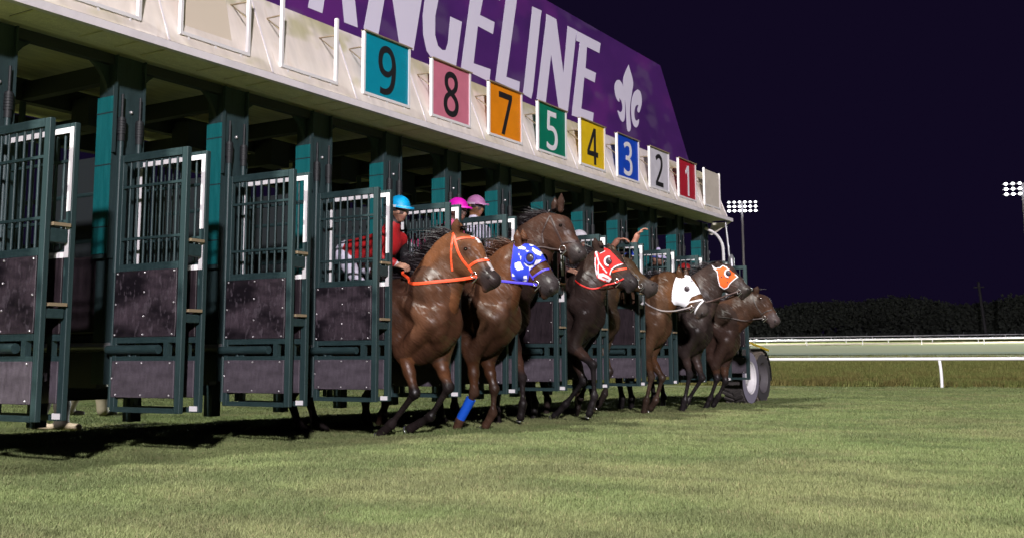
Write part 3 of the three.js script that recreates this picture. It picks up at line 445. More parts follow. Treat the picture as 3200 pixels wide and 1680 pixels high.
// coat: bump of hair lying back, and sweat that makes the gloss patchy
const warp = (u, v) => [u + 0.05 * (fbm(u, v, 8, 3, 201) - 0.5), v + 0.05 * (fbm(u, v, 8, 3, 211) - 0.5)];
const wet = (u, v) => { const [p, q] = warp(u, v), a = fbm(u, v, 4, 4, 141), st = fbm(p * 1 + q, q * 0.55, 30, 4, 43); return sstep(0.44, 0.6, a * 0.5 + st * 0.5); };
const coatGloss = tex(512, (u, v) => { const r = wet(u, v); return [r, r, r]; });
const coatRough = tex(512, (u, v) => { const w = wet(u, v), s = fbm(u, v, 60, 2, 3), r = mix(0.78, 0.42, w) + (s - 0.5) * 0.2; return [r, r, r]; });
const coatBump = tex(512, (u, v) => { const [p, q] = warp(u, v), s = fbm(p + q, q * 0.6, 48, 3, 13), m = fbm(u, v * 0.7, 7, 3, 23), vn = 1 - Math.abs(2 * fbm(p, q * 0.6, 6, 3, 66) - 1); const r = s * 0.2 + m * 0.22 + vn * vn * 0.4; return [r, r, r]; });
const HORSES = [{X:8.75,withers:[1.625,0.625],breast:[1.221,1.24],neck:[[[1.694,0.763],[1.221,1.247]],[[1.835,0.892],[1.442,1.324]],[[1.984,1.052],[1.579,1.319]]],head:[[[2.084,1.243],[1.595,1.299]],[[2.014,1.469],[1.579,1.361]],[[1.777,1.637],[1.554,1.495]],[[1.649,1.738],[1.473,1.635]]],muzzle:[1.557,1.74],eye:[1.867,1.475],nostril:[1.583,1.723],ears:[[2.188,1.33],[2.169,1.267]],earb:[[2.056,1.316],[2.06,1.285]],nf:[[0.859,0.74],[0.452,0.881],[0.138,0.587],[0.048,0.469]],ff:[[0.777,0.978],[0.504,1.099],[0.204,0.869],[0.088,0.635]],nh:[[0.387,-0.81],[0.068,-0.662],[0.009,-0.519]],fh:[[0.379,-0.785],[0.111,-0.67],[0.04,-0.544]]},
  {X:9.95,withers:[1.655,0.645],breast:[1.294,1.219],neck:[[[1.72,0.761],[1.294,1.234]],[[1.928,0.932],[1.503,1.268]],[[2.034,1.094],[1.626,1.269]]],head:[[[2.074,1.23],[1.671,1.25]],[[2.025,1.448],[1.61,1.357]],[[1.851,1.6],[1.56,1.479]],[[1.703,1.714],[1.457,1.618]]],muzzle:[1.575,1.719],eye:[1.867,1.504],nostril:[1.527,1.737],ears:[[2.2,1.31],[2.214,1.315]],earb:[[2.045,1.328],[2.056,1.327]],nf:[[0.826,0.782],[0.421,0.799],[0.118,0.608],[0.002,0.557]],ff:[[0.79,0.778],[0.453,0.884],[0.188,0.862],[0.062,0.777]],nh:[[0.33,-0.741],[0.126,-0.732],[0.046,-0.697]],fh:[[0.304,-0.636],[0.134,-0.692],[0.046,-0.724]]},
  {X:11.15,withers:[2.061,0.285],breast:[1.409,0.629],neck:[[[2.287,0.493],[1.524,0.691]],[[2.466,0.679],[1.831,0.838]],[[2.533,0.845],[2.061,0.921]]],head:[[[2.569,1.015],[2.149,0.923]],[[2.506,1.224],[2.088,1.038]],[[2.288,1.34],[2.03,1.171]],[[2.131,1.45],[1.933,1.323]]],muzzle:[2.023,1.45],eye:[2.372,1.229],nostril:[2.041,1.461],ears:[[2.785,1.217],[2.746,1.063]],earb:[[2.572,1.202],[2.597,1.053]],nf:[[0.904,0.59],[0.559,0.696],[0.248,0.703],[0.111,0.675]],ff:[[0.868,0.193],[0.472,0.201],[0.136,0.153],[0.007,0.171]],nh:[[0.392,-0.496],[0.172,-0.535],[0.035,-0.47]],fh:[[0.425,-0.48],[0.183,-0.479],[0.064,-0.405]]},
  {X:12.35,withers:[1.85,0.562],breast:[1.421,1.071],neck:[[[1.92,0.675],[1.503,1.105]],[[2.049,0.807],[1.638,1.145]],[[2.152,0.941],[1.73,1.146]]],head:[[[2.219,1.041],[1.773,1.15]],[[2.206,1.195],[1.736,1.238]],[[1.986,1.407],[1.682,1.351]],[[1.839,1.558],[1.644,1.496]]],muzzle:[1.74,1.552],eye:[2.032,1.276],nostril:[1.762,1.56],ears:[[2.353,1.047],[2.313,1.054]],earb:[[2.208,1.072],[2.218,1.077]],nf:[[0.928,0.769],[0.71,1.036],[0.304,1.052],[0.101,0.98]],ff:[[0.868,0.594],[0.49,0.752],[0.186,0.479],[0.04,0.322]],nh:[[0.423,-0.394],[0.166,-0.456],[-0.003,-0.416]],fh:[[0.463,-0.045],[0.186,0.013],[-0.027,-0.009]]},
  {X:13.55,withers:[1.883,0.222],breast:[1.385,0.704],neck:[[[1.96,0.316],[1.52,0.711]],[[2.079,0.432],[1.678,0.709]],[[2.178,0.566],[1.768,0.736]]],head:[[[2.251,0.685],[1.823,0.747]],[[2.205,0.85],[1.742,0.861]],[[1.981,1.093],[1.713,1.028]],[[1.846,1.309],[1.644,1.222]]],muzzle:[1.748,1.292],eye:[2.113,0.899],nostril:[1.802,1.331],ears:[[2.409,0.651],[2.399,0.643]],earb:[[2.27,0.684],[2.271,0.686]],nf:[[0.961,0.358],[0.49,0.341],[0.221,0.214],[-0.049,0.124]],ff:[[0.872,0.418],[0.599,0.54],[0.283,0.459],[0.137,0.365]],nh:[[0.437,-0.707],[0.161,-0.628],[-0.0,-0.656]],fh:[[0.409,-0.533],[0.177,-0.47],[0.015,-0.493]]},
  {X:14.75,withers:[1.853,0.501],breast:[1.344,0.995],neck:[[[1.911,0.612],[1.415,1.031]],[[2.016,0.757],[1.507,1.121]],[[2.058,0.915],[1.569,1.128]]],head:[[[2.05,1.113],[1.579,1.136]],[[2.003,1.306],[1.519,1.262]],[[1.758,1.491],[1.488,1.347]],[[1.594,1.586],[1.381,1.484]]],muzzle:[1.482,1.567],eye:[1.801,1.367],nostril:[1.43,1.574],ears:[[2.14,1.217],[2.103,1.292]],earb:[[1.972,1.237],[2.01,1.268]],nf:[[0.824,0.701],[0.503,0.777],[0.154,0.686],[0.003,0.651]],ff:[[0.8,0.627],[0.489,0.829],[0.154,0.717],[0.048,0.641]],nh:[[0.437,-0.5],[0.144,-0.459],[-0.027,-0.478]],fh:[[0.407,-0.384],[0.137,-0.333],[-0.011,-0.352]]},
  {X:15.95,withers:[1.876,0.637],breast:[1.272,1.184],neck:[[[1.958,0.752],[1.372,1.207]],[[2.106,0.92],[1.572,1.293]],[[2.2,1.097],[1.746,1.341]]],head:[[[2.275,1.256],[1.832,1.374]],[[2.265,1.448],[1.809,1.469]],[[2.073,1.673],[1.754,1.603]],[[1.928,1.792],[1.709,1.747]]],muzzle:[1.826,1.834],eye:[2.096,1.579],nostril:[1.831,1.867],ears:[[2.278,1.393],[2.277,1.391]],earb:[[2.225,1.381],[2.236,1.393]],nf:[[0.848,0.822],[0.522,0.899],[0.122,0.802],[-0.028,0.76]],ff:[[0.823,0.87],[0.468,0.996],[0.111,0.742],[0.009,0.684]],nh:[[0.413,-0.34],[0.129,-0.288],[-0.051,-0.32]],fh:[[0.382,-0.291],[0.121,-0.238],[-0.02,-0.258]]},
  {X:17.15,withers:[1.663,0.714],breast:[1.139,1.214],neck:[[[1.685,0.841],[1.165,1.252]],[[1.786,1.071],[1.285,1.388]],[[1.876,1.287],[1.373,1.474]]],head:[[[1.891,1.478],[1.4,1.503]],[[1.831,1.646],[1.407,1.634]],[[1.604,1.801],[1.352,1.752]],[[1.475,1.893],[1.298,1.825]]],muzzle:[1.381,1.893],eye:[1.755,1.682],nostril:[1.378,1.903],ears:[[1.965,1.624],[1.937,1.533]],earb:[[1.848,1.589],[1.848,1.512]],nf:[[0.663,0.874],[0.44,0.901],[0.105,0.767],[-0.071,0.671]],ff:[[0.66,0.916],[0.392,0.942],[0.123,0.803],[0.004,0.725]],nh:[[0.416,-0.307],[0.116,-0.254],[-0.038,-0.288]],fh:[[0.383,-0.242],[0.108,-0.188],[-0.03,-0.21]]}];
const TACK = {h1:{cheek:[[2.042,1.298],[1.96,1.335],[1.858,1.384],[1.77,1.435],[1.701,1.486],[1.624,1.537]],latch:[[2.042,1.298],[1.948,1.306],[1.843,1.306],[1.748,1.306],[1.658,1.309]],brow:[[1.956,1.318],[1.978,1.381],[1.986,1.45],[1.976,1.529]],nose:[[1.683,1.488],[1.716,1.538],[1.745,1.605],[1.753,1.674]],rein:[[1.594,1.589],[1.579,1.444],[1.558,1.216],[1.541,1.006],[1.548,0.888],[1.58,0.804],[1.635,0.749],[1.677,0.737]],ring:[1.61,1.552]},
  h2:{hood:[[2.064,1.268],[1.93,1.277],[1.78,1.259],[1.655,1.27],[1.629,1.328],[1.621,1.454],[1.654,1.482],[1.728,1.498],[1.838,1.641],[1.856,1.65],[1.924,1.613],[1.997,1.552],[2.055,1.486],[2.068,1.452],[2.061,1.397],[2.008,1.365],[2.025,1.302]],white:[[[2.032,1.313],[1.992,1.427],[1.963,1.437],[1.985,1.34]],[[2.065,1.399],[2.068,1.457],[2.016,1.509],[2.009,1.476]],[[1.99,1.504],[1.937,1.591],[1.892,1.6],[1.915,1.551],[1.959,1.509]],[[1.828,1.315],[1.832,1.388],[1.756,1.428],[1.741,1.348],[1.778,1.315]],[[1.844,1.565],[1.85,1.612],[1.809,1.598],[1.789,1.555]],[[1.822,1.426],[1.801,1.484],[1.789,1.555],[1.767,1.536],[1.782,1.464]],[[1.682,1.416],[1.68,1.459],[1.649,1.454],[1.653,1.411]],[[1.633,1.391],[1.639,1.444],[1.613,1.434],[1.618,1.396]],[[1.721,1.276],[1.68,1.311],[1.68,1.275]],[[1.781,1.495],[1.782,1.533],[1.734,1.498]],[[1.943,1.35],[1.908,1.374],[1.905,1.359]],[[1.899,1.377],[1.894,1.396],[1.857,1.393]],[[1.963,1.437],[1.943,1.494],[1.932,1.465]]],nose:[[1.658,1.527],[1.697,1.589],[1.735,1.655],[1.745,1.693]],rein:[[1.581,1.579],[1.598,1.47],[1.619,1.288],[1.637,1.112],[1.622,0.983],[1.667,0.893]],ring:[1.594,1.567],strap:[[1.984,1.332],[1.856,1.404],[1.711,1.489],[1.635,1.541]],eye:[1.867,1.517]},
  h3:{cheek:[[2.505,1.059],[2.403,1.127],[2.266,1.194],[2.142,1.247]],latch:[[2.493,1.052],[2.386,1.016],[2.28,0.973],[2.17,0.986]],nose:[[2.153,1.228],[2.165,1.32],[2.184,1.441]],rein:[[2.077,1.259],[2.095,1.102],[2.124,0.951],[2.078,0.811],[1.966,0.627]],ring:[2.086,1.243]},
  h4:{hood:[[2.201,1.054],[2.085,1.068],[1.914,1.085],[1.822,1.105],[1.766,1.194],[1.762,1.262],[1.803,1.303],[1.858,1.293],[1.91,1.318],[1.952,1.369],[1.986,1.451],[2.108,1.342],[2.176,1.269],[2.203,1.217],[2.216,1.164],[2.167,1.198],[2.135,1.133],[2.159,1.095]],white:[[[2.201,1.054],[2.166,1.088],[2.062,1.132],[2.027,1.142],[1.88,1.256],[1.874,1.241],[2.014,1.131],[2.07,1.109],[2.154,1.065]],[[2.085,1.068],[2.085,1.083],[1.839,1.105],[1.853,1.09]],[[2.008,1.123],[2.014,1.137],[1.879,1.129],[1.866,1.109]],[[1.995,1.437],[1.986,1.451],[1.948,1.369],[1.907,1.318],[1.848,1.294],[1.858,1.278],[1.918,1.305],[1.962,1.358]],[[1.879,1.113],[1.876,1.196],[1.839,1.263],[1.803,1.303],[1.762,1.254],[1.781,1.195],[1.825,1.12]],[[2.143,1.133],[2.172,1.2],[2.161,1.205],[2.132,1.144]]],red:[[[1.837,1.162],[1.831,1.203],[1.799,1.262],[1.796,1.24],[1.819,1.177]],[[1.789,1.18],[1.787,1.225],[1.774,1.209]]],eye:[2.024,1.284],nose:[[1.891,1.316],[1.909,1.391],[1.926,1.487]],rein:[[1.798,1.471],[1.762,1.382],[1.729,1.278],[1.697,1.166],[1.681,1.053],[1.712,0.962],[1.763,0.872],[1.799,0.826]],ring:[1.774,1.376]},
  h6:{hood:[[1.978,1.187],[1.98,1.244],[1.953,1.271],[1.961,1.324],[2.02,1.296],[1.996,1.373],[1.908,1.449],[1.817,1.508],[1.725,1.544],[1.671,1.426],[1.623,1.393],[1.576,1.381],[1.524,1.299],[1.56,1.21],[1.571,1.143],[1.626,1.119],[1.752,1.136],[1.878,1.16]],eye:[1.798,1.371],nose:[[1.594,1.356],[1.612,1.457],[1.634,1.573]],nose2:[[1.618,1.582],[1.541,1.525],[1.429,1.444]],rein:[[1.53,1.41],[1.492,1.286],[1.475,1.151],[1.488,0.97],[1.536,0.857],[1.591,0.766],[1.652,0.704]],ring:[1.521,1.412]},
  h7:{hood:[[2.246,1.286],[2.186,1.36],[2.194,1.435],[2.231,1.474],[2.198,1.541],[2.035,1.721],[1.925,1.594],[1.872,1.559],[1.847,1.487],[1.899,1.424],[2.007,1.404],[2.079,1.397],[2.121,1.389],[2.175,1.334]],eye:[2.091,1.582],strap:[[2.102,1.411],[2.002,1.508],[1.921,1.598],[1.87,1.71]],rein:[[1.823,1.742],[1.759,1.587],[1.694,1.388],[1.647,1.186],[1.635,1.008]],ring:[1.805,1.722]},
  h8:{cheek:[[1.839,1.529],[1.732,1.562],[1.589,1.629],[1.482,1.698]],nose:[[1.484,1.667],[1.535,1.759],[1.567,1.849]],rein:[[1.436,1.743],[1.41,1.571],[1.391,1.407],[1.44,1.169],[1.462,0.984]],ring:[1.439,1.717]},
  h5:{nose:[[1.948,1.054],[1.931,1.094],[1.856,1.14]],ring:[1.782,1.159]}};
const JOCKEYS = [{X:8.75,head:[2.336,0.55],chest:[2.028,0.38],pelvis:[1.909,-0.111],hand:[1.725,0.706]},
  {X:9.95,head:[2.474,0.476],chest:[2.206,0.306],pelvis:[2.101,-0.116],hand:[1.823,0.726]},
  {X:11.15,head:[2.703,-0.065],chest:[2.389,-0.109],pelvis:[2.096,-0.371],hand:[2.05,0.279]},
  {X:12.35,head:[2.348,0.553],chest:[2.152,0.354],pelvis:[2.018,-0.007],hand:[1.908,0.758]},
  {X:13.55,head:[2.483,0.152],chest:[2.245,-0.037],pelvis:[2.05,-0.388],hand:[1.866,0.423]},
  {X:14.75,head:[2.329,0.322],chest:[2.107,0.099],pelvis:[1.973,-0.265],hand:[1.855,0.645]},
  {X:15.95,head:[2.375,0.33],chest:[2.087,0.209],pelvis:[1.985,-0.138],hand:[1.867,0.685]},
  {X:17.15,head:[2.256,0.31],chest:[2.07,0.097],pelvis:[1.915,-0.239],hand:[1.714,0.643]}];
const COAT = [
  { c: [0.115, 0.044, 0.018], d: [0.012, 0.008, 0.008], m: [0.029, 0.019, 0.019], h: 0.011, g: 1.0, label: 'bright bay horse in orange bridle, nearest of those leaping out' },
  { c: [0.072, 0.026, 0.010], d: [0.05, 0.025, 0.015], m: [0.043, 0.034, 0.036], h: 0.012, g: 0.8, label: 'reddish bay horse in blue and white diamond hood' },
  { c: [0.043, 0.019, 0.012], d: [0.014, 0.01, 0.01], m: [0.029, 0.022, 0.022], h: 0.013, g: 0.6, label: 'dark bay horse with head thrown up high in plain bridle' },
  { c: [0.042, 0.022, 0.016], d: [0.014, 0.011, 0.012], m: [0.024, 0.019, 0.020], h: 0.014, g: 0.5, label: 'dark brown horse in red hood with white trim' },
  { c: [0.056, 0.030, 0.013], d: [0.02, 0.014, 0.012], m: [0.048, 0.038, 0.036], h: 0.016, g: 0.3, label: 'brown horse with only its nose showing past the red hooded horse' },
  { c: [0.079, 0.033, 0.013], d: [0.05, 0.03, 0.02], m: [0.053, 0.041, 0.038], h: 0.016, g: 0.4, label: 'chestnut brown horse in white hood with white noseband' },
  { c: [0.042, 0.026, 0.022], d: [0.014, 0.011, 0.012], m: [0.029, 0.022, 0.020], h: 0.017, g: 0.5, label: 'grey brown horse in orange hood with white trim' },
  { c: [0.052, 0.024, 0.014], d: [0.014, 0.011, 0.012], m: [0.043, 0.031, 0.031], h: 0.017, g: 0.3, label: 'bay horse with low stretched neck, last and furthest along the gate' },
];
const mid = (a, b) => [(a[0] + b[0]) / 2, (a[1] + b[1]) / 2], gap = (a, b) => Math.hypot(a[0] - b[0], a[1] - b[1]);
function makeHorse(i) {
  const H = HORSES[i], C = COAT[i], T = TACK['h' + (i + 1)] ?? {}, X = H.X, gy = ground(X), [wy, wz] = H.withers, base = [X, gy, wz - 0.5];
  const o = thing('race_horse', C.label, 'horse', base, 'race horses leaving the gate'); o.userData.base = base;
  const B = new Field(0.017), P = (s, q) => [X + s, q[0], q[1]];
  const cap = (a, b, ra, rb, tag, sx = 1) => B.cap(a, b, ra, rb, tag, sx);
  const both = (fn) => { fn(-1); fn(1); };
  // head from its traced outline: poll, eye, bridge, nose
  const hs = H.head.map(([a, b]) => ({ c: mid(a, b), r: gap(a, b) / 2 }));
  const hsx = [0.5, 0.56, 0.56, 0.78];
  for (let k = 0; k < 3; k++) cap(P(0, hs[k].c), P(0, hs[k + 1].c), hs[k].r * 0.93, hs[k + 1].r * 0.93, k === 0 ? 'cheek' : k === 1 ? 'face' : 'muzzle', (hsx[k] + hsx[k + 1]) / 2);
  cap(P(0, H.muzzle), P(0, H.muzzle), 0.062, 0.062, 'muzzle', 0.95);
  both((s) => { cap(P(s * 0.045, H.nostril), P(s * 0.04, H.muzzle), 0.026, 0.03, 'muzzle'); cap(P(s * 0.088, H.eye), P(s * 0.075, mid(H.eye, hs[2].c)), 0.032, 0.02, 'face'); });
  cap(P(0, hs[3].c), P(0, H.head[3][1]), 0.045, 0.034, 'muzzle', 0.9);
  for (const e of [0, 1]) { const s = e ? 1 : -1, a = H.earb[e], b = H.ears[e], q = (t) => [a[0] + (b[0] - a[0]) * t, a[1] + (b[1] - a[1]) * t]; cap(P(s * 0.055, a), P(s * 0.062, q(0.45)), 0.04, 0.04, 'ear', 0.62); cap(P(s * 0.062, q(0.45)), P(s * 0.055, b), 0.04, 0.008, 'ear', 0.62); }
  both((s) => { const jaw = H.head[1][1], ck = [mix(hs[1].c[0], jaw[0], 0.42), mix(hs[1].c[1], jaw[1], 0.42) - 0.02]; cap(P(s * 0.062, ck), P(s * 0.058, [ck[0] + 0.06, ck[1] - 0.045]), 0.075, 0.06, 'cheek', 0.6); cap(P(s * 0.07, mid(H.eye, hs[1].c)), P(s * 0.05, mid(hs[2].c, H.head[2][0])), 0.02, 0.014, 'face'); });
  // neck
  const ns = H.neck.map(([a, b]) => ({ c: mid(a, b), r: gap(a, b) / 2 })), nsx = [0.56, 0.46, 0.42];
  for (let k = 0; k < 2; k++) cap(P(0, ns[k].c), P(0, ns[k + 1].c), ns[k].r * 0.95, ns[k + 1].r * 0.95, 'neck', (nsx[k] + nsx[k + 1]) / 2);
  cap(P(0, ns[2].c), P(0, hs[0].c), ns[2].r * 0.93, hs[0].r * 0.8, 'neck', 0.45);
  // trunk
  const W = (dy, dz, s = 0) => [X + s, wy + dy, wz + dz], [by, bz] = H.breast;
  cap([X, by - 0.02, bz - 0.23], P(0, ns[0].c), 0.23, ns[0].r * 0.86, 'body', 0.84); cap([X, by - 0.1, bz - 0.26], W(-0.4, -0.12), 0.25, 0.37, 'body', 0.72);
  cap(W(-0.4, -0.12), W(-0.42, -0.55), 0.375, 0.36, 'body', 0.74); cap(W(-0.42, -0.55), W(-0.42, -0.95), 0.36, 0.31, 'body', 0.8); cap(W(-0.42, -0.95), W(-0.44, -1.2), 0.31, 0.3, 'body', 0.85);
  cap([X, by - 0.2, bz - 0.19], [X, by - 0.28, bz - 0.4], 0.18, 0.21, 'body', 0.85); cap([X, by - 0.28, bz - 0.4], W(-0.5, -0.25), 0.2, 0.3, 'body', 0.72);
  cap(W(-0.06, 0.02), W(-0.14, -0.4), 0.07, 0.08, 'body');
  both((s) => {                                            // scapula ridge, triceps, breast muscle, ribs, neck muscle bands
    cap(W(-0.1, -0.1, s * 0.1), [X + s * 0.2, by - 0.02, bz - 0.2], 0.05, 0.075, 'shoulder'); cap(W(-0.3, -0.3, s * 0.2), W(-0.5, -0.16, s * 0.225), 0.07, 0.085, 'shoulder'); cap([X + s * 0.115, by + 0.02, bz - 0.075], [X + s * 0.13, by - 0.15, bz - 0.08], 0.085, 0.08, 'body');
    for (let k = 0; k < 5; k++) cap(W(-0.28, -0.42 - k * 0.1, s * 0.25), W(-0.6, -0.4 - k * 0.1, s * 0.215), 0.026, 0.022, 'body');
    const n0 = ns[0], n2 = ns[2]; cap([X + s * 0.1, n0.c[0] + 0.05, n0.c[1] - 0.02], [X + s * 0.072, n2.c[0] + 0.04, n2.c[1]], 0.06, 0.05, 'neck'); cap([X + s * 0.11, n0.c[0] - 0.16, n0.c[1] + 0.08], [X + s * 0.06, n2.c[0] - 0.1, n2.c[1] + 0.03], 0.055, 0.045, 'neck');
  });
  both((s) => {
    cap(W(-0.2, 0.0, s * 0.1), [X + s * 0.185, by - 0.06, bz - 0.14], 0.1, 0.1, 'shoulder'); cap([X + s * 0.1, by - 0.05, bz - 0.1], [X + s * 0.1, by - 0.18, bz - 0.12], 0.11, 0.1, 'body');
    cap(W(-0.35, -1.2, s * 0.13), W(-0.62, -1.3, s * 0.14), 0.2, 0.15, 'body'); cap(W(-0.62, -1.28, s * 0.15), W(-0.78, -0.95, s * 0.15), 0.16, 0.11, 'body');
  });
  cap(W(-0.24, -1.4), W(-0.7, -1.6), 0.045, 0.03, 'dark'); cap(W(-0.7, -1.6), W(-1.05, -1.62), 0.04, 0.02, 'dark');
  const foot = (s, f, h) => { const dy = h[0] - f[0], dz = h[1] - f[1], L = Math.hypot(dy, dz) || 1, e = [h[0] + dy / L * 0.015, h[1] + dz / L * 0.015]; cap(P(s, f), P(s, mid(f, h)), 0.038, 0.032, 'cannon'); cap(P(s, mid(f, h)), P(s, e), 0.036, 0.05, 'hoof'); };
  for (const [q, s] of [[H.nf, -0.14], [H.ff, 0.14]]) {
    const [e, k, f, h] = q, m = mid(e, k);
    cap([X + s * 1.25, by - 0.08, bz - 0.13], P(s * 1.2, e), 0.11, 0.085, 'shoulder'); cap(P(s * 1.15, [e[0] + 0.12, e[1] - 0.06]), P(s * 1.1, e), 0.1, 0.08, 'shoulder');
    cap(P(s * 1.1, e), P(s, m), 0.078, 0.056, 'arm'); cap(P(s, m), P(s, k), 0.055, 0.04, 'arm2'); cap(P(s, k), P(s, k), 0.047, 0.047, 'knee'); cap(P(s, k), P(s, f), 0.034, 0.028, 'cannon'); cap(P(s, f), P(s, f), 0.038, 0.038, 'cannon'); foot(s, f, h);
  }
  for (const [q, s] of [[H.nh, -0.13], [H.fh, 0.13]]) {
    const [k, f, h] = q, st = W(-0.78, -0.95, s * 1.15); cap(st, [X + s * 1.05, mix(st[1], k[0], 0.5), mix(st[2], k[1] - 0.03, 0.5)], 0.12, 0.08, 'arm'); cap([X + s * 1.05, mix(st[1], k[0], 0.5), mix(st[2], k[1] - 0.03, 0.5)], P(s, k), 0.08, 0.05, 'arm2');
    cap(P(s, k), P(s, f), 0.048, 0.036, 'cannon'); cap(P(s, f), P(s, f), 0.045, 0.045, 'cannon'); foot(s, f, h);
  }
  const col = (x, y, z) => {
    const q = B.tag(x, y, z), t = q.tag, n = mix(0.62, 1.25, sstep(0.3, 0.7, fbm(z * 0.1 + 3.1, y * 0.1 + x * 0.05 + 2.2, 30, 4, 50 + i)));
    let c = C.c; if (t === 'dark' || t === 'hoof' || t === 'cannon' || t === 'knee') c = C.d;
    else if (t === 'arm2') c = mix3(C.d, C.c, sstep(q.b[1] + 0.02, q.b[1] + 0.14, y)); else if (t === 'ear') c = mix3(C.d, C.c, 0.9);
    else if (t === 'muzzle') c = mix3(C.m, C.c, sstep(0.1, 0.2, Math.hypot(y - H.muzzle[0], z - H.muzzle[1])));
    else if (t === 'face') c = mix3(C.c, C.m, 0.35 * (1 - sstep(0.05, 0.13, Math.hypot(y - H.eye[0], z - H.eye[1]))));
    else if (t === 'body' || t === 'shoulder') c = mix3(mix3(C.c, C.d, 0.52), C.d, 0.4 * sstep(wy - 0.5, wy - 0.1, y) * (1 - sstep(bz - 0.5, bz - 0.1, z)));  // torso and shoulder darkened in the colour to deepen their shadow
    if (i === 0 && Math.abs(x - X) < 0.028) { const e = edgeBlaze(H, y, z); if (e) c = [0.6, 0.55, 0.56]; }
    return [c[0] * n, c[1] * n, c[2] * n];
  };
  const skinMat = new THREE.MeshPhysicalMaterial({ color: 0xffffff, vertexColors: true, roughness: 1, roughnessMap: coatRough, bumpMap: coatBump, bumpScale: 0.02, specularIntensity: 0.3, clearcoat: 0.3 + 0.5 * C.g, clearcoatMap: coatGloss, clearcoatRoughness: 0.44 });
  const g = paint(B.mesh(C.h), col, 1.15); g.translate(-base[0], -base[1], -base[2]); const body = lit(new THREE.Mesh(g, skinMat)); body.name = 'body'; o.add(body);
  // eyes, nostrils, hooves' shoes
  const eyeM = mat([0.012, 0.008, 0.007], 0.08), darkM = mat([0.008, 0.005, 0.006], 0.5);
  both((s) => { const e = B.skin(X, H.eye[0], H.eye[1], [-s, 0, 0]) ?? P(s * 0.09, H.eye); new MB().add(new THREE.SphereGeometry(0.025, 14, 10).scale(0.8, 0.85, 1).translate(e[0] - s * 0.008, e[1], e[2])).build('eye', eyeM, o);
    const q = B.skin(X, H.nostril[0], H.nostril[1], [-s, 0, 0]) ?? P(s * 0.06, H.nostril); new MB().add(new THREE.SphereGeometry(0.02, 10, 8).scale(0.45, 1.15, 0.8).rotateX(0.5).translate(q[0] - s * 0.003, q[1], q[2])).build('nostril', darkM, o); });
  for (const [q, s] of [[H.nf, -0.14], [H.ff, 0.14]]) { const f = q[q.length - 2], h = q[q.length - 1], dy = h[0] - f[0], dz = h[1] - f[1], L = Math.hypot(dy, dz), c = [h[0] + dy / L * 0.066, h[1] + dz / L * 0.066]; const tr = new THREE.TorusGeometry(0.046, 0.006, 6, 18, 4.4); tr.rotateZ(-0.65).lookAt(V(0, dy, dz)); new MB().add(tr.translate(X + s, c[0], c[1])).build('horseshoe', mat([0.75, 0.75, 0.78], 0.25, 0.9), o); }
  // mane and forelock: strands of hair
  {
    const r = RND(300 + i), pos = [], idx = [], n = i < 4 ? 1900 : 600, cr = [...H.neck.map((p) => p[0]), H.head[0][0]]; cr.unshift([wy + 0.01, wz - 0.02]);
    const strand = (p, v, L, w) => { const d = v.clone(), q = p.clone(), b0 = pos.length / 3, sd = V(r() - 0.5, r() - 0.5, r() - 0.5).cross(v).normalize(); for (let k = 0; k <= 4; k++) { const ww = w * (1 - k / 4.4); pos.push(q.x + sd.x * ww, q.y + sd.y * ww, q.z + sd.z * ww, q.x - sd.x * ww, q.y - sd.y * ww, q.z - sd.z * ww); if (k < 4) { const a = b0 + k * 2; idx.push(a, a + 1, a + 2, a + 1, a + 3, a + 2); } q.addScaledVector(d, L / 4); d.y -= 0.16; d.normalize(); } };
    for (let k = 0; k < n; k++) { const t = r() * (cr.length - 1), a = Math.min(cr.length - 2, Math.floor(t)), y = mix(cr[a][0], cr[a + 1][0], t - a), z = mix(cr[a][1], cr[a + 1][1], t - a); strand(V(X + (r() - 0.5) * 0.05, y - 0.03, z + 0.015 + (r() - 0.5) * 0.04), V((r() - 0.62) * 0.7, 0.25 + 0.5 * r(), -0.75 - 0.4 * r()).normalize(), 0.1 + 0.22 * r() * r() + 0.06 * r(), 0.0036); }
    for (let k = 0; k < 50; k++) { const p = H.head[0][0]; strand(V(X + (r() - 0.5) * 0.06, p[0] - 0.0, p[1] + (r() - 0.3) * 0.06), V((r() - 0.5) * 0.6, 0.2, 0.6).normalize(), 0.12 + 0.12 * r(), 0.005); }
    const mg = new THREE.BufferGeometry(); mg.setAttribute('position', new THREE.Float32BufferAttribute(pos, 3)); mg.setIndex(idx); mg.computeVertexNormals(); mg.translate(-base[0], -base[1], -base[2]);
    const mm = lit(new THREE.Mesh(mg, mat(i === 1 ? [0.07, 0.025, 0.012] : [0.016, 0.01, 0.013], 0.45, 0, { side: THREE.DoubleSide }))); mm.name = 'mane'; o.add(mm);
  }
  // tack
  const dense = (line) => { const c = new THREE.CatmullRomCurve3(line.map(([y, z]) => V(0, y, z))), n = line.length * 4; return c.getPoints(n).map((p) => [p.y, p.z]); };
  const strap = (name, line, w, m, free) => {
    if (!line) return; line = dense(line); const P3 = [], N3 = [];
    for (const [y, z] of line) { const q = B.skin(X, y, z, [1, 0, 0]); if (q) { const nn = B.normal(...q); P3.push(V(...q).addScaledVector(nn, 0.003)); N3.push(nn); } else if (free) { P3.push(V(X + free, y, z)); N3.push(V(-1, 0, 0)); } else { P3.push(V(X, y, z)); N3.push(V(-0.3, 0.7, 0.6).normalize()); } }
    new MB().add(ribbon(P3, N3, w, 0.005)).build(name, m, o);
    if (!free) new MB().add(ribbon(P3.map((p) => V(2 * X - p.x, p.y, p.z)), N3.map((p) => V(-p.x, p.y, p.z)), w, 0.005)).build(name, m, o);
  };
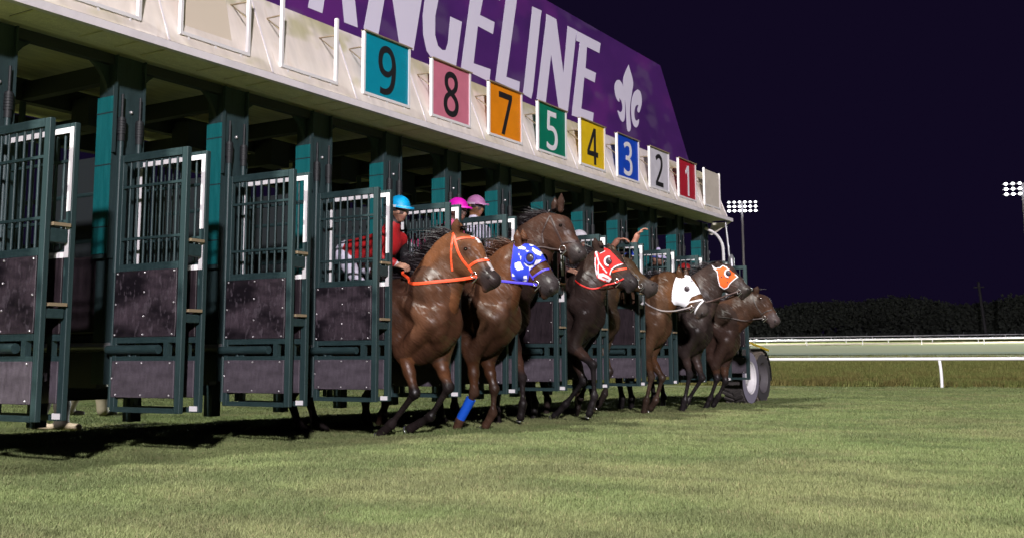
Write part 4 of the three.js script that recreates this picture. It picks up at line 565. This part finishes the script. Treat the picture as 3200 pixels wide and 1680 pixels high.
  const reinLine = (line, w, m) => { if (!line) return; const P3 = dense(line).map(([y, z]) => { let x = X - 0.17; const q = B.skin(X, y, z, [1, 0, 0]); if (q) x = Math.min(q[0] - 0.008, X - 0.08); return V(x, y, z); }); for (let t = 0; t < 3; t++) for (let k = 1; k < P3.length - 1; k++) P3[k].x = Math.min(P3[k].x, (P3[k - 1].x + P3[k + 1].x) / 2); new MB().add(ribbon(P3, P3.map(() => V(-1, 0, 0.1).normalize()), w, 0.005)).build('rein', m, o); new MB().add(ribbon(P3.map((p) => V(2 * X - p.x, p.y, p.z)), P3.map(() => V(1, 0, 0.1).normalize()), w, 0.005)).build('rein', m, o); };
  const tackM = [mat([0.78, 0.075, 0.02], 0.5), mat([0.06, 0.04, 0.5], 0.5), mat([0.035, 0.018, 0.016], 0.5), mat([0.55, 0.02, 0.015], 0.5), mat([0.03, 0.02, 0.018], 0.5), mat([0.7, 0.68, 0.72], 0.5), mat([0.06, 0.03, 0.025], 0.5), mat([0.03, 0.02, 0.018], 0.5)][i];
  const red = mat([0.78, 0.06, 0.015], 0.5), wide = [0.026, 0.022, 0.024, 0.024, 0.02, 0.024, 0.02, 0.018][i];
  strap('cheek_strap', T.cheek, wide, tackM); strap('throat_latch', T.latch, wide * 0.8, tackM); strap('browband', T.brow, wide, tackM); strap('noseband', T.nose, wide, i === 3 ? red : i === 6 ? red : tackM); strap('nose_strap', T.nose2, wide, tackM);
  if (!T.hood || i === 1) strap('hood_strap', T.strap, 0.018, tackM); else strap('hood_strap', T.strap, 0.02, tackM);
  reinLine(T.rein, i === 0 ? 0.03 : i === 1 ? 0.026 : 0.018, i === 5 ? mat([0.25, 0.22, 0.22], 0.5) : tackM);
  if (T.ring) for (const s of [-1, 1]) { const q = B.skin(X, T.ring[0], T.ring[1], [-s, 0, 0]) ?? [X + s * 0.07, ...T.ring]; new MB().add(new THREE.TorusGeometry(i === 2 ? 0.042 : 0.03, 0.005, 8, 24).rotateY(Math.PI / 2).translate(q[0] + s * 0.012, q[1], q[2])).add(new THREE.CylinderGeometry(0.006, 0.006, 0.09, 8).rotateX(0.9).translate(q[0] + s * 0.012, q[1] - 0.05, q[2] + 0.02)).build('bit_ring', mat([0.75, 0.74, 0.76], 0.2, 0.95), o); }
  // cloth hood that follows the head
  if (T.hood) {
    const HF = new Field(0.017); HF.p = B.p.filter((q) => ['cheek', 'face', 'muzzle', 'neck'].includes(q.tag));
    const hz = T.hood.map((p) => p[1]), hy = T.hood.map((p) => p[0]), kb = [[X - 0.3, Math.min(...hy) - 0.05, Math.min(...hz) - 0.05], [X + 0.3, Math.max(...hy) + 0.05, Math.max(...hz) + 0.05]];
    const hh = 0.0075, G = HF.mesh(hh, 0.011, kb), p = G.attributes.position, id = G.index.array, out = [];
    for (let t = 0; t < id.length; t += 3) { const y = (p.getY(id[t]) + p.getY(id[t + 1]) + p.getY(id[t + 2])) / 3, z = (p.getZ(id[t]) + p.getZ(id[t + 1]) + p.getZ(id[t + 2])) / 3; if (inPoly(T.hood, y, z)) out.push(id[t], id[t + 1], id[t + 2]); }
    G.setIndex(out);
    const wh = [0.74, 0.72, 0.78], main = { 1: [0.012, 0.035, 0.5], 3: [0.56, 0.008, 0.008], 5: [0.78, 0.77, 0.84], 6: [0.78, 0.1, 0.008] }[i];
    paint(G, (x, y, z) => {
      if (i === 1 || i === 3) for (const q of T.red ?? []) if (inPoly(q, y, z)) return main;
      for (const q of T.white ?? []) if (inPoly(q, y, z)) return wh;
      if (i === 6 && edgeDist(T.hood, y, z) < 0.013 && !(z > H.eye[1] - 0.02 && y > H.eye[0] - 0.02)) return wh;
      if (i === 1 && edgeDist(T.hood, y, z) < 0.01) return [0.05, 0.04, 0.5];
      if (i === 5 && gap([y, z], [H.eye[0] + 0.12, H.eye[1] + 0.07]) < 0.024 && fbm(y * 3, z * 3, 64, 2, 3) > 0.45) return [0.03, 0.02, 0.04];
      return main;
    });
    const gg = G.toNonIndexed(); gg.computeVertexNormals(); const g2 = mergeVertices(gg.deleteAttribute('normal') ?? gg); g2.computeVertexNormals();
    g2.translate(-base[0], -base[1], -base[2]); const hm = lit(new THREE.Mesh(g2, mat(0xffffff, 0.75, 0, { vertexColors: true, side: THREE.DoubleSide }))); hm.name = 'hood'; o.add(hm);
    for (const s of [-1, 1]) { // blinker cup and mesh eye cover
      const q = B.skin(X, T.eye[0], T.eye[1], [-s, 0, 0]) ?? [X + s * 0.09, ...T.eye]; const R = i === 1 ? 0.047 : 0.043;
      new MB().add(new THREE.SphereGeometry(R, 20, 10, 0, Math.PI * 2, 0, Math.PI / 2).scale(1, 0.5, 1).rotateZ(-s * Math.PI / 2).translate(q[0] + s * 0.006, q[1], q[2])).build('eye_cover', mat([0.05, 0.035, 0.042], 0.3), o);
      if (i !== 5) { const tor = new THREE.TorusGeometry(R + 0.014, 0.014, 8, 26, i === 1 ? Math.PI * 2 : 3.5); tor.scale(1, 1, 0.8); tor.rotateZ(1.25).rotateY(s < 0 ? -Math.PI / 2 : Math.PI / 2); if (s > 0) tor.scale(1, 1, -1); new MB().add(tor.translate(q[0] + s * 0.012, q[1], q[2])).build('blinker_cup', mat(i === 1 ? main : wh, 0.6), o); }
    }
  }
  if (i === 0) { // numbered saddlecloth edge
    const pts = [], nn = []; for (const [y, z] of [[wy - 0.13, wz - 0.06], [wy - 0.26, wz - 0.13], [wy - 0.42, wz - 0.2]]) { const q = B.skin(X, y, z, [1, 0, 0]); pts.push(V(...q).addScaledVector(B.normal(...q), 0.006)); nn.push(B.normal(...q)); }
    new MB().add(ribbon(pts.map((p) => p.clone().add(V(0, 0.03, -0.09))), nn, 0.2, 0.006)).build('saddlecloth', mat([0.0, 0.24, 0.42], 0.7), o); new MB().add(ribbon(pts.map((p) => p.clone().add(V(-0.002, 0, 0.02))), nn, 0.028, 0.008)).build('cloth_edge', mat([0.5, 0.3, 0.05], 0.7), o);
  }
  if (i === 1) { const [, k, f] = H.nf; const a = [mix(k[0], f[0], 0.22), mix(k[1], f[1], 0.22)], b = [mix(k[0], f[0], 1.1), mix(k[1], f[1], 1.1)]; new MB().tube(P(-0.14, a), P(-0.14, b), 0.056, 0.05, 14).build('leg_bandage', mat([0.0, 0.085, 0.6], 0.7), o); }
  if (i === 3 || i === 4) { const [, k, f] = H.nf; if (i === 4) new MB().tube(P(-0.14, [mix(k[0], f[0], 0.9), mix(k[1], f[1], 0.9)]), P(-0.14, [mix(k[0], f[0], 1.25), mix(k[1], f[1], 1.35)]), 0.05, 0.042, 12).build('white_sock', mat([0.4, 0.33, 0.36], 0.8), o); }
  return B;
}
function edgeBlaze(H, y, z) { // star and stripe down the nearest horse's face
  const L = H.head.map((p) => p[0]); for (let k = 0; k < 3; k++) { const a = L[k], b = L[k + 1], dy = b[0] - a[0], dz = b[1] - a[1], t = ((y - a[0]) * dy + (z - a[1]) * dz) / (dy * dy + dz * dz); if (t > 0 && t <= 1 && Math.hypot(y - a[0] - t * dy, z - a[1] - t * dz) < 0.06) return (k === 1 && t < 0.45) || (k === 2); } return false;
}
const bodies = HORSES.map((_, i) => makeHorse(i));
// ---------------------------------------------------------------- people
function hand(F, w, dir, up, side, curl = 0.9, tag = 'skin') { // palm, four unequal fingers with bent knuckles, thumb from the side of the palm
  const d = V(...dir).normalize(), u = V(...up), n = u.clone().addScaledVector(d, -u.dot(d)).normalize(), s = d.clone().cross(n).multiplyScalar(side), W = V(...w), A = (v) => v.toArray();
  const kn = W.clone().addScaledVector(d, 0.085);
  for (let f = 0; f < 4; f++) {
    const b = kn.clone().addScaledVector(s, (f - 1.5) * 0.021), L = [0.04, 0.046, 0.043, 0.034][f]; F.cap(A(W.clone().addScaledVector(s, (f - 1.5) * 0.013)), A(b), 0.017, 0.0125, tag);
    let q = b, a = 0.25; for (let k = 0; k < 3; k++) { const v = d.clone().multiplyScalar(Math.cos(a)).addScaledVector(n, -Math.sin(a)), e = q.clone().addScaledVector(v, L * [1, 0.72, 0.56][k]); F.cap(A(q), A(e), 0.0095 - k * 0.0008, 0.0087 - k * 0.0008, tag); q = e; a += curl; }
  }
  const tb = W.clone().addScaledVector(s, -0.03).addScaledVector(d, 0.025), t1 = tb.clone().addScaledVector(d, 0.035).addScaledVector(s, -0.022).addScaledVector(n, -0.012), t2 = t1.clone().addScaledVector(d, 0.03).addScaledVector(n, -0.018).addScaledVector(s, 0.006); F.cap(A(tb), A(t1), 0.014, 0.0105, tag); F.cap(A(t1), A(t2), 0.0105, 0.008, tag);
}
const mergeFields = (list) => { const gs = list.map((g) => { const q = g; return q; }); return mergeGeometries(gs); };
// joints in world metres; colours by region; returns the thing
function person(name, label, J, col, fine = 0.011, group) {
  const base = J.base, o = thing(name, label, 'person', base, group); o.userData.base = base;
  const F = new Field(0.013), A = (v) => v.toArray(), h = V(...J.head), fd = V(...J.face).normalize(), upv = V(...(J.crown ?? [0, 1, 0])), dn = upv.clone().addScaledVector(fd, -upv.dot(fd)).normalize(), rt = dn.clone().cross(fd);
  const hp = (r, u, f) => A(h.clone().addScaledVector(rt, r).addScaledVector(dn, u).addScaledVector(fd, f));
  F.cap(hp(0, 0.035, -0.02), hp(0, 0.02, 0.015), 0.088, 0.082, 'skin'); F.cap(hp(0, -0.03, 0.03), hp(0, -0.085, 0.058), 0.062, 0.03, 'skin'); F.cap(hp(0, 0.0, 0.09), hp(0, -0.03, 0.112), 0.012, 0.016, 'skin'); F.cap(hp(0, -0.058, 0.086), hp(0, -0.058, 0.088), 0.02, 0.02, 'lip');
  for (const s of [-1, 1]) { F.cap(hp(s * 0.085, -0.02, -0.005), hp(s * 0.088, 0.015, -0.012), 0.014, 0.018, 'skin'); F.cap(hp(s * 0.045, -0.01, 0.06), hp(s * 0.045, -0.01, 0.062), 0.03, 0.03, 'skin'); }
  F.cap(hp(0, -0.06, -0.03), J.neck, 0.055, 0.062, 'neck');
  const mid3 = (a, b, t = 0.5) => [mix(a[0], b[0], t), mix(a[1], b[1], t), mix(a[2], b[2], t)];
  const up2 = J.sh; F.cap(up2[0], up2[1], 0.075, 0.075, 'top'); F.cap(J.chest, J.chest, 0.15, 0.15, 'top', 1.1); F.cap(J.neck, J.chest, 0.08, 0.13, 'top', 1.15); F.cap(J.chest, J.pelvis, 0.14, 0.145, 'top', 1.1); F.cap(J.pelvis, J.pelvis, 0.155, 0.155, 'bottom', 1.08);
  for (const s of [0, 1]) {
    F.cap(J.sh[s], J.el[s], 0.062, 0.047, s ? 'sleeve2' : 'sleeve'); F.cap(J.el[s], mid3(J.el[s], J.wr[s], 0.86), 0.046, 0.036, J.bare ? 'skin' : s ? 'sleeve2' : 'sleeve'); F.cap(mid3(J.el[s], J.wr[s], 0.8), J.wr[s], 0.034, 0.027, J.bare ? 'skin' : 'cuff');
    F.cap(J.hip[s], J.kn[s], J.long ? 0.11 : 0.095, J.long ? 0.09 : 0.062, 'bottom'); F.cap(J.kn[s], mid3(J.kn[s], J.an[s], 0.5), J.long ? 0.09 : 0.06, J.long ? 0.085 : 0.055, J.long ? 'bottom' : 'boot'); F.cap(mid3(J.kn[s], J.an[s], 0.5), J.an[s], J.long ? 0.085 : 0.055, J.long ? 0.078 : 0.042, J.long ? 'bottom' : 'boot');
    const t = J.toe[s]; F.cap([J.an[s][0], J.an[s][1] - 0.04, J.an[s][2]], [J.an[s][0] + t[0], J.an[s][1] - 0.05 + (t[1] ?? 0), J.an[s][2] + t[2]], 0.044, 0.034, 'boot');
  }
  const colour = (FF) => (x, y, z) => { const t = FF.tag(x, y, z).tag, c = col[t] ?? (t === 'lip' ? [0.3, 0.13, 0.1] : t.startsWith('sleeve') ? col.sleeve ?? col.top : t === 'neck' ? col.neck ?? col.skin : col.skin), n = 0.85 + 0.3 * fbm(z * 0.5 + 1, y * 0.5 + x * 0.3 + 2, 40, 3, 9); return [c[0] * n, c[1] * n, c[2] * n]; };
  const gs = [paint(F.mesh(fine), colour(F), 2)];
  for (const s of [0, 1]) { const HF = new Field(0.004), d = J.hd?.[s] ?? [J.wr[s][0] - J.el[s][0], J.wr[s][1] - J.el[s][1], J.wr[s][2] - J.el[s][2]]; hand(HF, J.wr[s], d, J.hu?.[s] ?? [0, 1, 0], s ? -1 : 1, J.curl ?? 0.9); gs.push(paint(HF.mesh(fine < 0.012 ? 0.004 : 0.006), colour(HF), 2)); }
  const g = mergeGeometries(gs); g.translate(-base[0], -base[1], -base[2]); const m = lit(new THREE.Mesh(g, mat(0xffffff, 0.6, 0, { vertexColors: true, bumpMap: coatBump, bumpScale: 0.004 }))); m.name = 'body'; o.add(m);
  const place = (g2) => g2.applyMatrix4(new THREE.Matrix4().makeBasis(rt, dn, fd).setPosition(h));
  for (const s of [-1, 1]) new MB().add(place(new THREE.SphereGeometry(0.013, 10, 8).translate(s * 0.034, -0.002, 0.086))).build('eye', mat([0.02, 0.015, 0.012], 0.15), o);
  if (col.cap) {
    const cp = new MB(); cp.add(place(new THREE.SphereGeometry(0.122, 28, 12, 0, Math.PI * 2, 0, Math.PI / 2).scale(0.92, 1.02, 1.1).translate(0, 0.038, -0.004)));
    const cm = mat(0xffffff, 0.5, 0, { map: tex(64, (u, v) => { const n = 0.85 + 0.3 * fbm(u, v, 12, 3, 8); return col.cap.map((c) => c * n); }, true) });
    const pk = new THREE.SphereGeometry(0.15, 24, 4, Math.PI * 0.14, Math.PI * 0.72, Math.PI * 0.42, Math.PI * 0.08).scale(0.88, 0.55, 1.2).translate(0, 0.036, 0.012); cp.add(place(pk));
    cp.build('riding_cap', (cm.side = THREE.DoubleSide, cm), o);
    if (col.band) new MB().add(place(new THREE.CylinderGeometry(0.1235, 0.1225, 0.026, 30, 1, true).scale(0.93, 1, 1.11).translate(0, 0.045, -0.004))).build('cap_band', mat(col.band, 0.6, 0, { side: THREE.DoubleSide }), o);
    if (col.pom) new MB().add(place(new THREE.SphereGeometry(0.035, 12, 10).translate(0, 0.175, 0))).build('pompom', mat(col.pom, 0.9), o);
    new MB().add(place(new THREE.TorusGeometry(0.1, 0.008, 6, 20, Math.PI).rotateY(Math.PI / 2).rotateX(Math.PI).translate(0, 0.03, 0).scale(1, 1, 0.72).translate(0, 0, 0.0))).build('chin_strap', mat([0.02, 0.02, 0.02], 0.5), o);
  } else if (col.hair) new MB().add(place(new THREE.SphereGeometry(0.098, 20, 12, 0, Math.PI * 2, 0, Math.PI * 0.55).scale(0.95, 1, 1.08).rotateX(-0.35).translate(0, 0.035, -0.012))).build('hair', mat(col.hair, 0.7), o);
  if (col.goggles) {
    new MB().add(place(new THREE.TorusGeometry(0.098, 0.012, 8, 28).scale(1, 1, 1).rotateX(Math.PI / 2).scale(0.92, 1.6, 1.02).translate(0, 0.008, 0.004))).build('goggle_strap', mat([0.02, 0.018, 0.02], 0.5), o);
    new MB().add(place(new THREE.SphereGeometry(0.112, 20, 6, Math.PI * 0.2, Math.PI * 0.6, Math.PI * 0.39, Math.PI * 0.19).scale(0.86, 1.1, 0.98).translate(0, 0.0, 0.006))).build('goggles', new THREE.MeshPhysicalMaterial({ color: lin(0.09, 0.06, 0.06), roughness: 0.08, side: THREE.DoubleSide }), o);
  }
  return o;
}
const SILK = [
  { cap: [0.0, 0.36, 0.72], band: [0.62, 0.68, 0.75], top: [0.42, 0.01, 0.014], sleeve: [0.42, 0.01, 0.014], sleeve2: [0.012, 0.011, 0.014], cuff: [0.6, 0.58, 0.62], bottom: [0.62, 0.6, 0.72], neck: [0.02, 0.015, 0.018], label: 'jockey in turquoise cap and red silks crouched on nearest bay horse' },
  { cap: [0.78, 0.01, 0.5], top: [0.6, 0.06, 0.2], sleeve: [0.5, 0.015, 0.03], cuff: [0.6, 0.55, 0.6], bottom: [0.62, 0.6, 0.68], label: 'jockey in magenta cap and pink silks behind the gate bars' },
  { cap: [0.44, 0.17, 0.38], band: [0.55, 0.36, 0.52], top: [0.62, 0.6, 0.74], sleeve: [0.62, 0.6, 0.74], cuff: [0.6, 0.55, 0.6], bottom: [0.62, 0.6, 0.68], label: 'jockey in mauve cap and white silks behind the gate bars' },
  { cap: [0.03, 0.025, 0.03], top: [0.05, 0.02, 0.02], sleeve: [0.05, 0.02, 0.02], cuff: [0.05, 0.02, 0.02], bottom: [0.3, 0.28, 0.3], label: 'jockey in dark cap hidden behind the dark horse with raised head' },
  { cap: [0.6, 0.58, 0.64], top: [0.04, 0.03, 0.035], sleeve: [0.04, 0.03, 0.035], cuff: [0.05, 0.03, 0.03], bottom: [0.3, 0.28, 0.32], label: 'jockey in white cap just past the nose of the high headed horse' },
  { cap: [0.005, 0.045, 0.5], top: [0.03, 0.025, 0.03], sleeve: [0.03, 0.025, 0.03], cuff: [0.05, 0.03, 0.03], bottom: [0.4, 0.38, 0.44], label: 'jockey in blue cap leaning low behind the gate bars' },
  { cap: [0.5, 0.44, 0.68], pom: [0.56, 0.5, 0.74], band: [0.04, 0.06, 0.3], top: [0.5, 0.5, 0.56], sleeve: [0.06, 0.3, 0.08], cuff: [0.06, 0.3, 0.08], bottom: [0.6, 0.58, 0.64], label: 'jockey in lilac cap with pompom and green sleeves behind bars' },
  { cap: [0.3, 0.01, 0.012], top: [0.25, 0.012, 0.015], sleeve: [0.25, 0.012, 0.015], cuff: [0.4, 0.4, 0.4], bottom: [0.5, 0.48, 0.54], label: 'jockey in red cap behind bars past the white hooded horse' },
];
JOCKEYS.forEach((j, i) => {
  const X = j.X, S = SILK[i]; S.skin = [[0.36, 0.19, 0.13], [0.12, 0.06, 0.045], [0.2, 0.09, 0.04], [0.3, 0.16, 0.11], [0.16, 0.07, 0.045], [0.2, 0.1, 0.07], [0.2, 0.1, 0.07], [0.2, 0.1, 0.07]][i]; S.boot = [0.012, 0.011, 0.013]; S.goggles = i < 4;
  const [hy, hz] = j.head, [cy, cz] = j.chest, [py, pz] = j.pelvis, [ay, az] = j.hand, w = HORSES[i].withers;
  const sh = [-1, 1].map((s) => [X + s * 0.17, cy + 0.03, cz + 0.06]), wr = [-1, 1].map((s) => [X + s * 0.15, ay + 0.03, az - 0.06 - (s > 0 ? 0.03 : 0)]), el = [-1, 1].map((s, q) => [X + s * 0.27, mix(sh[q][1], wr[q][1], 0.55) - 0.02, mix(sh[q][2], wr[q][2], 0.4) - 0.07]);
  const hip = [-1, 1].map((s) => [X + s * 0.1, py - 0.03, pz]), kn = [-1, 1].map((s) => [X + s * 0.27, Math.max(w[0] - 0.12, py - 0.34), pz + 0.36]), an = [-1, 1].map((s) => [X + s * 0.3, w[0] - 0.42, pz + 0.1]);
  person('jockey', S.label, { base: [X, w[0] - 0.5, pz + 0.1], head: [X, hy, hz], face: i === 0 ? [-0.25, -0.22, 1] : [-0.15, -0.12, 1], neck: [X, mix(cy, hy, 0.45), mix(cz, hz, 0.5)], chest: [X, cy - 0.03, cz], pelvis: [X, py, pz], sh, el, wr, hip, kn, an, toe: [[-0.02, 0, 0.17], [0.02, 0, 0.17]], hd: [[0.1, -0.25, 1], [-0.1, -0.25, 1]], hu: [[-0.6, 1, 0.1], [0.6, 1, 0.1]], curl: 1.05 }, S, i < 3 ? 0.011 : 0.015, 'jockeys mounted in the gate');
});
{ // starters' assistants
  const st = (label, x, z, turn, col, kneel, face = [0.3, 0, 1], arms, lift = 0, feet) => {
    const g = ground(x) + lift, c = Math.cos(turn), s = Math.sin(turn), L = (a, y, b) => [x + a * c + b * s, g + y, z - a * s + b * c], d = (a, b) => [a * c + b * s, 0, -a * s + b * c];
    const sh = [L(-0.19, 1.42, 0), L(0.19, 1.42, 0)], el = arms ? arms.el : [L(-0.27, 1.16, 0.04), L(0.27, 1.16, 0.04)], wr = arms ? arms.wr : [L(-0.24, 0.98, 0.22), L(0.24, 0.98, 0.22)];
    person('gate_assistant', label, { base: [x, g, z], head: L(0, 1.66, 0.03), face, neck: L(0, 1.5, 0), chest: L(0, 1.3, 0), pelvis: L(0, 0.97, 0), sh, el, wr, hip: [L(-0.1, 0.93, 0), L(0.1, 0.93, 0)], kn: feet ? feet.map(([a, b]) => [mix(x, a, 0.62) + 0.05 * s, g + 0.5, mix(z, b, 0.62) + 0.05 * c]) : [L(-0.14, 0.5, kneel * 0.22), L(0.13, 0.5, -kneel * 0.1)], an: feet ? feet.map(([a, b]) => [a, g + 0.1, b]) : [L(-0.16, 0.1, kneel * 0.3), L(0.15, 0.1, -kneel * 0.36)], toe: [d(-0.02, 0.19), d(0.02, 0.19)], bare: col.bare, long: true, curl: arms ? 0.5 : 0.7, hd: arms?.hd, hu: arms?.hu }, col, 0.013, 'gate assistants on foot');
  };
  st('person in khaki trousers with only the legs showing below a gate panel', 9.75, -5.75, 1.3, { skin: [0.3, 0.17, 0.12], top: [0.08, 0.09, 0.12], bottom: [0.24, 0.21, 0.15], boot: [0.03, 0.025, 0.022], hair: [0.02, 0.015, 0.012] }, 1.0, [1, 0, 0.1], null, 0, [[9.63, -5.97], [9.86, -5.53]]);
  st('person in pale shoes and dark trousers behind the first gate door', 7.39, -3.21, 0.5, { skin: [0.3, 0.17, 0.12], top: [0.03, 0.1, 0.12], bottom: [0.06, 0.05, 0.045], boot: [0.5, 0.4, 0.3], hair: [0.02, 0.015, 0.012] }, 0.7, [0.4, 0, 1], null, 0, [[7.33, -3.34], [7.46, -3.09]]);
  st('person reaching both bare forearms up above the gate doors', 14.28, -0.35, 0.3, { skin: [0.36, 0.16, 0.11], top: [0.02, 0.018, 0.024], bottom: [0.03, 0.03, 0.04], boot: [0.02, 0.02, 0.02], hair: [0.015, 0.012, 0.01], bare: true }, 0.1, [0.2, 0.2, 1], {el:[[13.95,2.323,0.417],[14.3,2.457,0.67]],wr:[[13.95,2.512,0.587],[14.3,2.606,0.741]],hd:[[0.3,0.05,1],[0.2,0.9,0.9]],hu:[[0,1,0],[-0.3,0.6,-1]]}, 0.66);
}
// ---------------------------------------------------------------- turf blades, thick near the camera and thinning with distance
{
  const r = RND(4242);
  const tuft = []; for (let v = 0; v < 1; v++) {
    const pos = [], idx = []; for (let b = 0; b < 13; b++) { const a = r() * 6.28, l = 0.55 + 0.6 * r(), bx = (r() - 0.5) * 1.6, bz = (r() - 0.5) * 1.6, lean = 0.1 + 0.5 * r(), ca = Math.cos(a), sa = Math.sin(a), w = 0.042, i0 = pos.length / 3;
      pos.push(bx - sa * w, 0, bz + ca * w, bx + sa * w, 0, bz - ca * w, bx + ca * lean * 0.35 * l - sa * w * 0.8, l * 0.6, bz + sa * lean * 0.35 * l + ca * w * 0.8, bx + ca * lean * 0.35 * l + sa * w * 0.8, l * 0.6, bz + sa * lean * 0.35 * l - ca * w * 0.8, bx + ca * lean * l, l, bz + sa * lean * l); idx.push(i0, i0 + 1, i0 + 2, i0 + 1, i0 + 3, i0 + 2, i0 + 2, i0 + 3, i0 + 4); }
    const g = new THREE.BufferGeometry(); g.setAttribute('position', new THREE.Float32BufferAttribute(pos, 3)); g.setIndex(idx); g.computeVertexNormals(); tuft.push(g);
  }
  const N = 500000, cam = camera.position, fw = V(0.84570, 0, -0.51800).normalize(), rt = V(-fw.z, 0, fw.x), per = N, q = new THREE.Object3D(), c = new THREE.Color();
  for (let v = 0; v < 1; v++) {
    const im = new THREE.InstancedMesh(tuft[v], new THREE.MeshStandardMaterial({ color: 0xffffff, roughness: 0.75, side: THREE.DoubleSide }), per);
    for (let i = 0; i < per; i++) {
      const w = 2.3 + 34 * Math.pow(r(), 2.2), u = (r() - 0.5) * 1.25 * w + 0.0, x = cam.x + fw.x * w + rt.x * u, z = cam.z + fw.z * w + rt.z * u;
      const n = fbm(x / 40 + 4, z / 40 + 4, 40, 4, 61), p = fbm(x / 30 + 9, z / 30 + 9, 60, 3, 19), dry = sstep(0.5, 0.72, fbm(x / 50 + 6, z / 50 + 6, 30, 3, 27)) * 0.7;
      q.position.set(x, ground(x) - 0.004, z); q.rotation.set((r() - 0.5) * 0.5, r() * 6.28, (r() - 0.5) * 0.5); const s = (0.019 + 0.014 * r() + 0.012 * sstep(0.45, 0.7, p)) * (1 + 0.012 * w); q.scale.set(s * (0.9 + w * 0.05), s, s * (0.9 + w * 0.05)); q.updateMatrix(); im.setMatrixAt(i, q.matrix);
      let k = mix3([0.098, 0.142, 0.043], [0.178, 0.208, 0.08], n); k = mix3(k, [0.26, 0.22, 0.115], dry * 0.35 + (r() < 0.05 ? 0.5 : 0)); const f = (0.84 + 0.32 * r()) * mix(0.8, 1.12, sstep(0.35, 0.65, fbm(x / 20 + 3, z / 36 + 5, 60, 3, 93))); c.setRGB(k[0] * f, k[1] * f, k[2] * f); im.setColorAt(i, c);
    }
    im.name = 'turf_grass'; im.userData = { kind: 'stuff', label: 'short mown grass of the turf course', category: 'grass' }; lit(im); scene.add(im);
  }
}
{ // crumbs of turf thrown up round the hooves
  const r = RND(99), m = new MB(); for (const H of HORSES) for (const q of [H.nf[3], H.ff[3], H.nh[2]]) for (let i = 0; i < 7; i++) { const s = 0.006 + 0.014 * r() * r(), g = new THREE.IcosahedronGeometry(s, 0); g.scale(1 + r(), 0.6 + r() * 0.6, 1 + r()).rotateY(r() * 6).rotateX(r() * 6); const z = q[1] - 0.5 * r() + 0.15, x = H.X + (r() - 0.5) * 0.6; m.add(g.translate(x, ground(x) + 0.02 + 0.22 * r() * r(), z)); }
  const g = m.geo(), k = lit(new THREE.Mesh(g, mat([0.05, 0.06, 0.02], 0.95))); k.name = 'turf_crumbs'; k.userData = { kind: 'stuff', label: 'crumbs of turf kicked up around the hooves', category: 'debris' }; scene.add(k);
}
renderer.render(scene, camera);
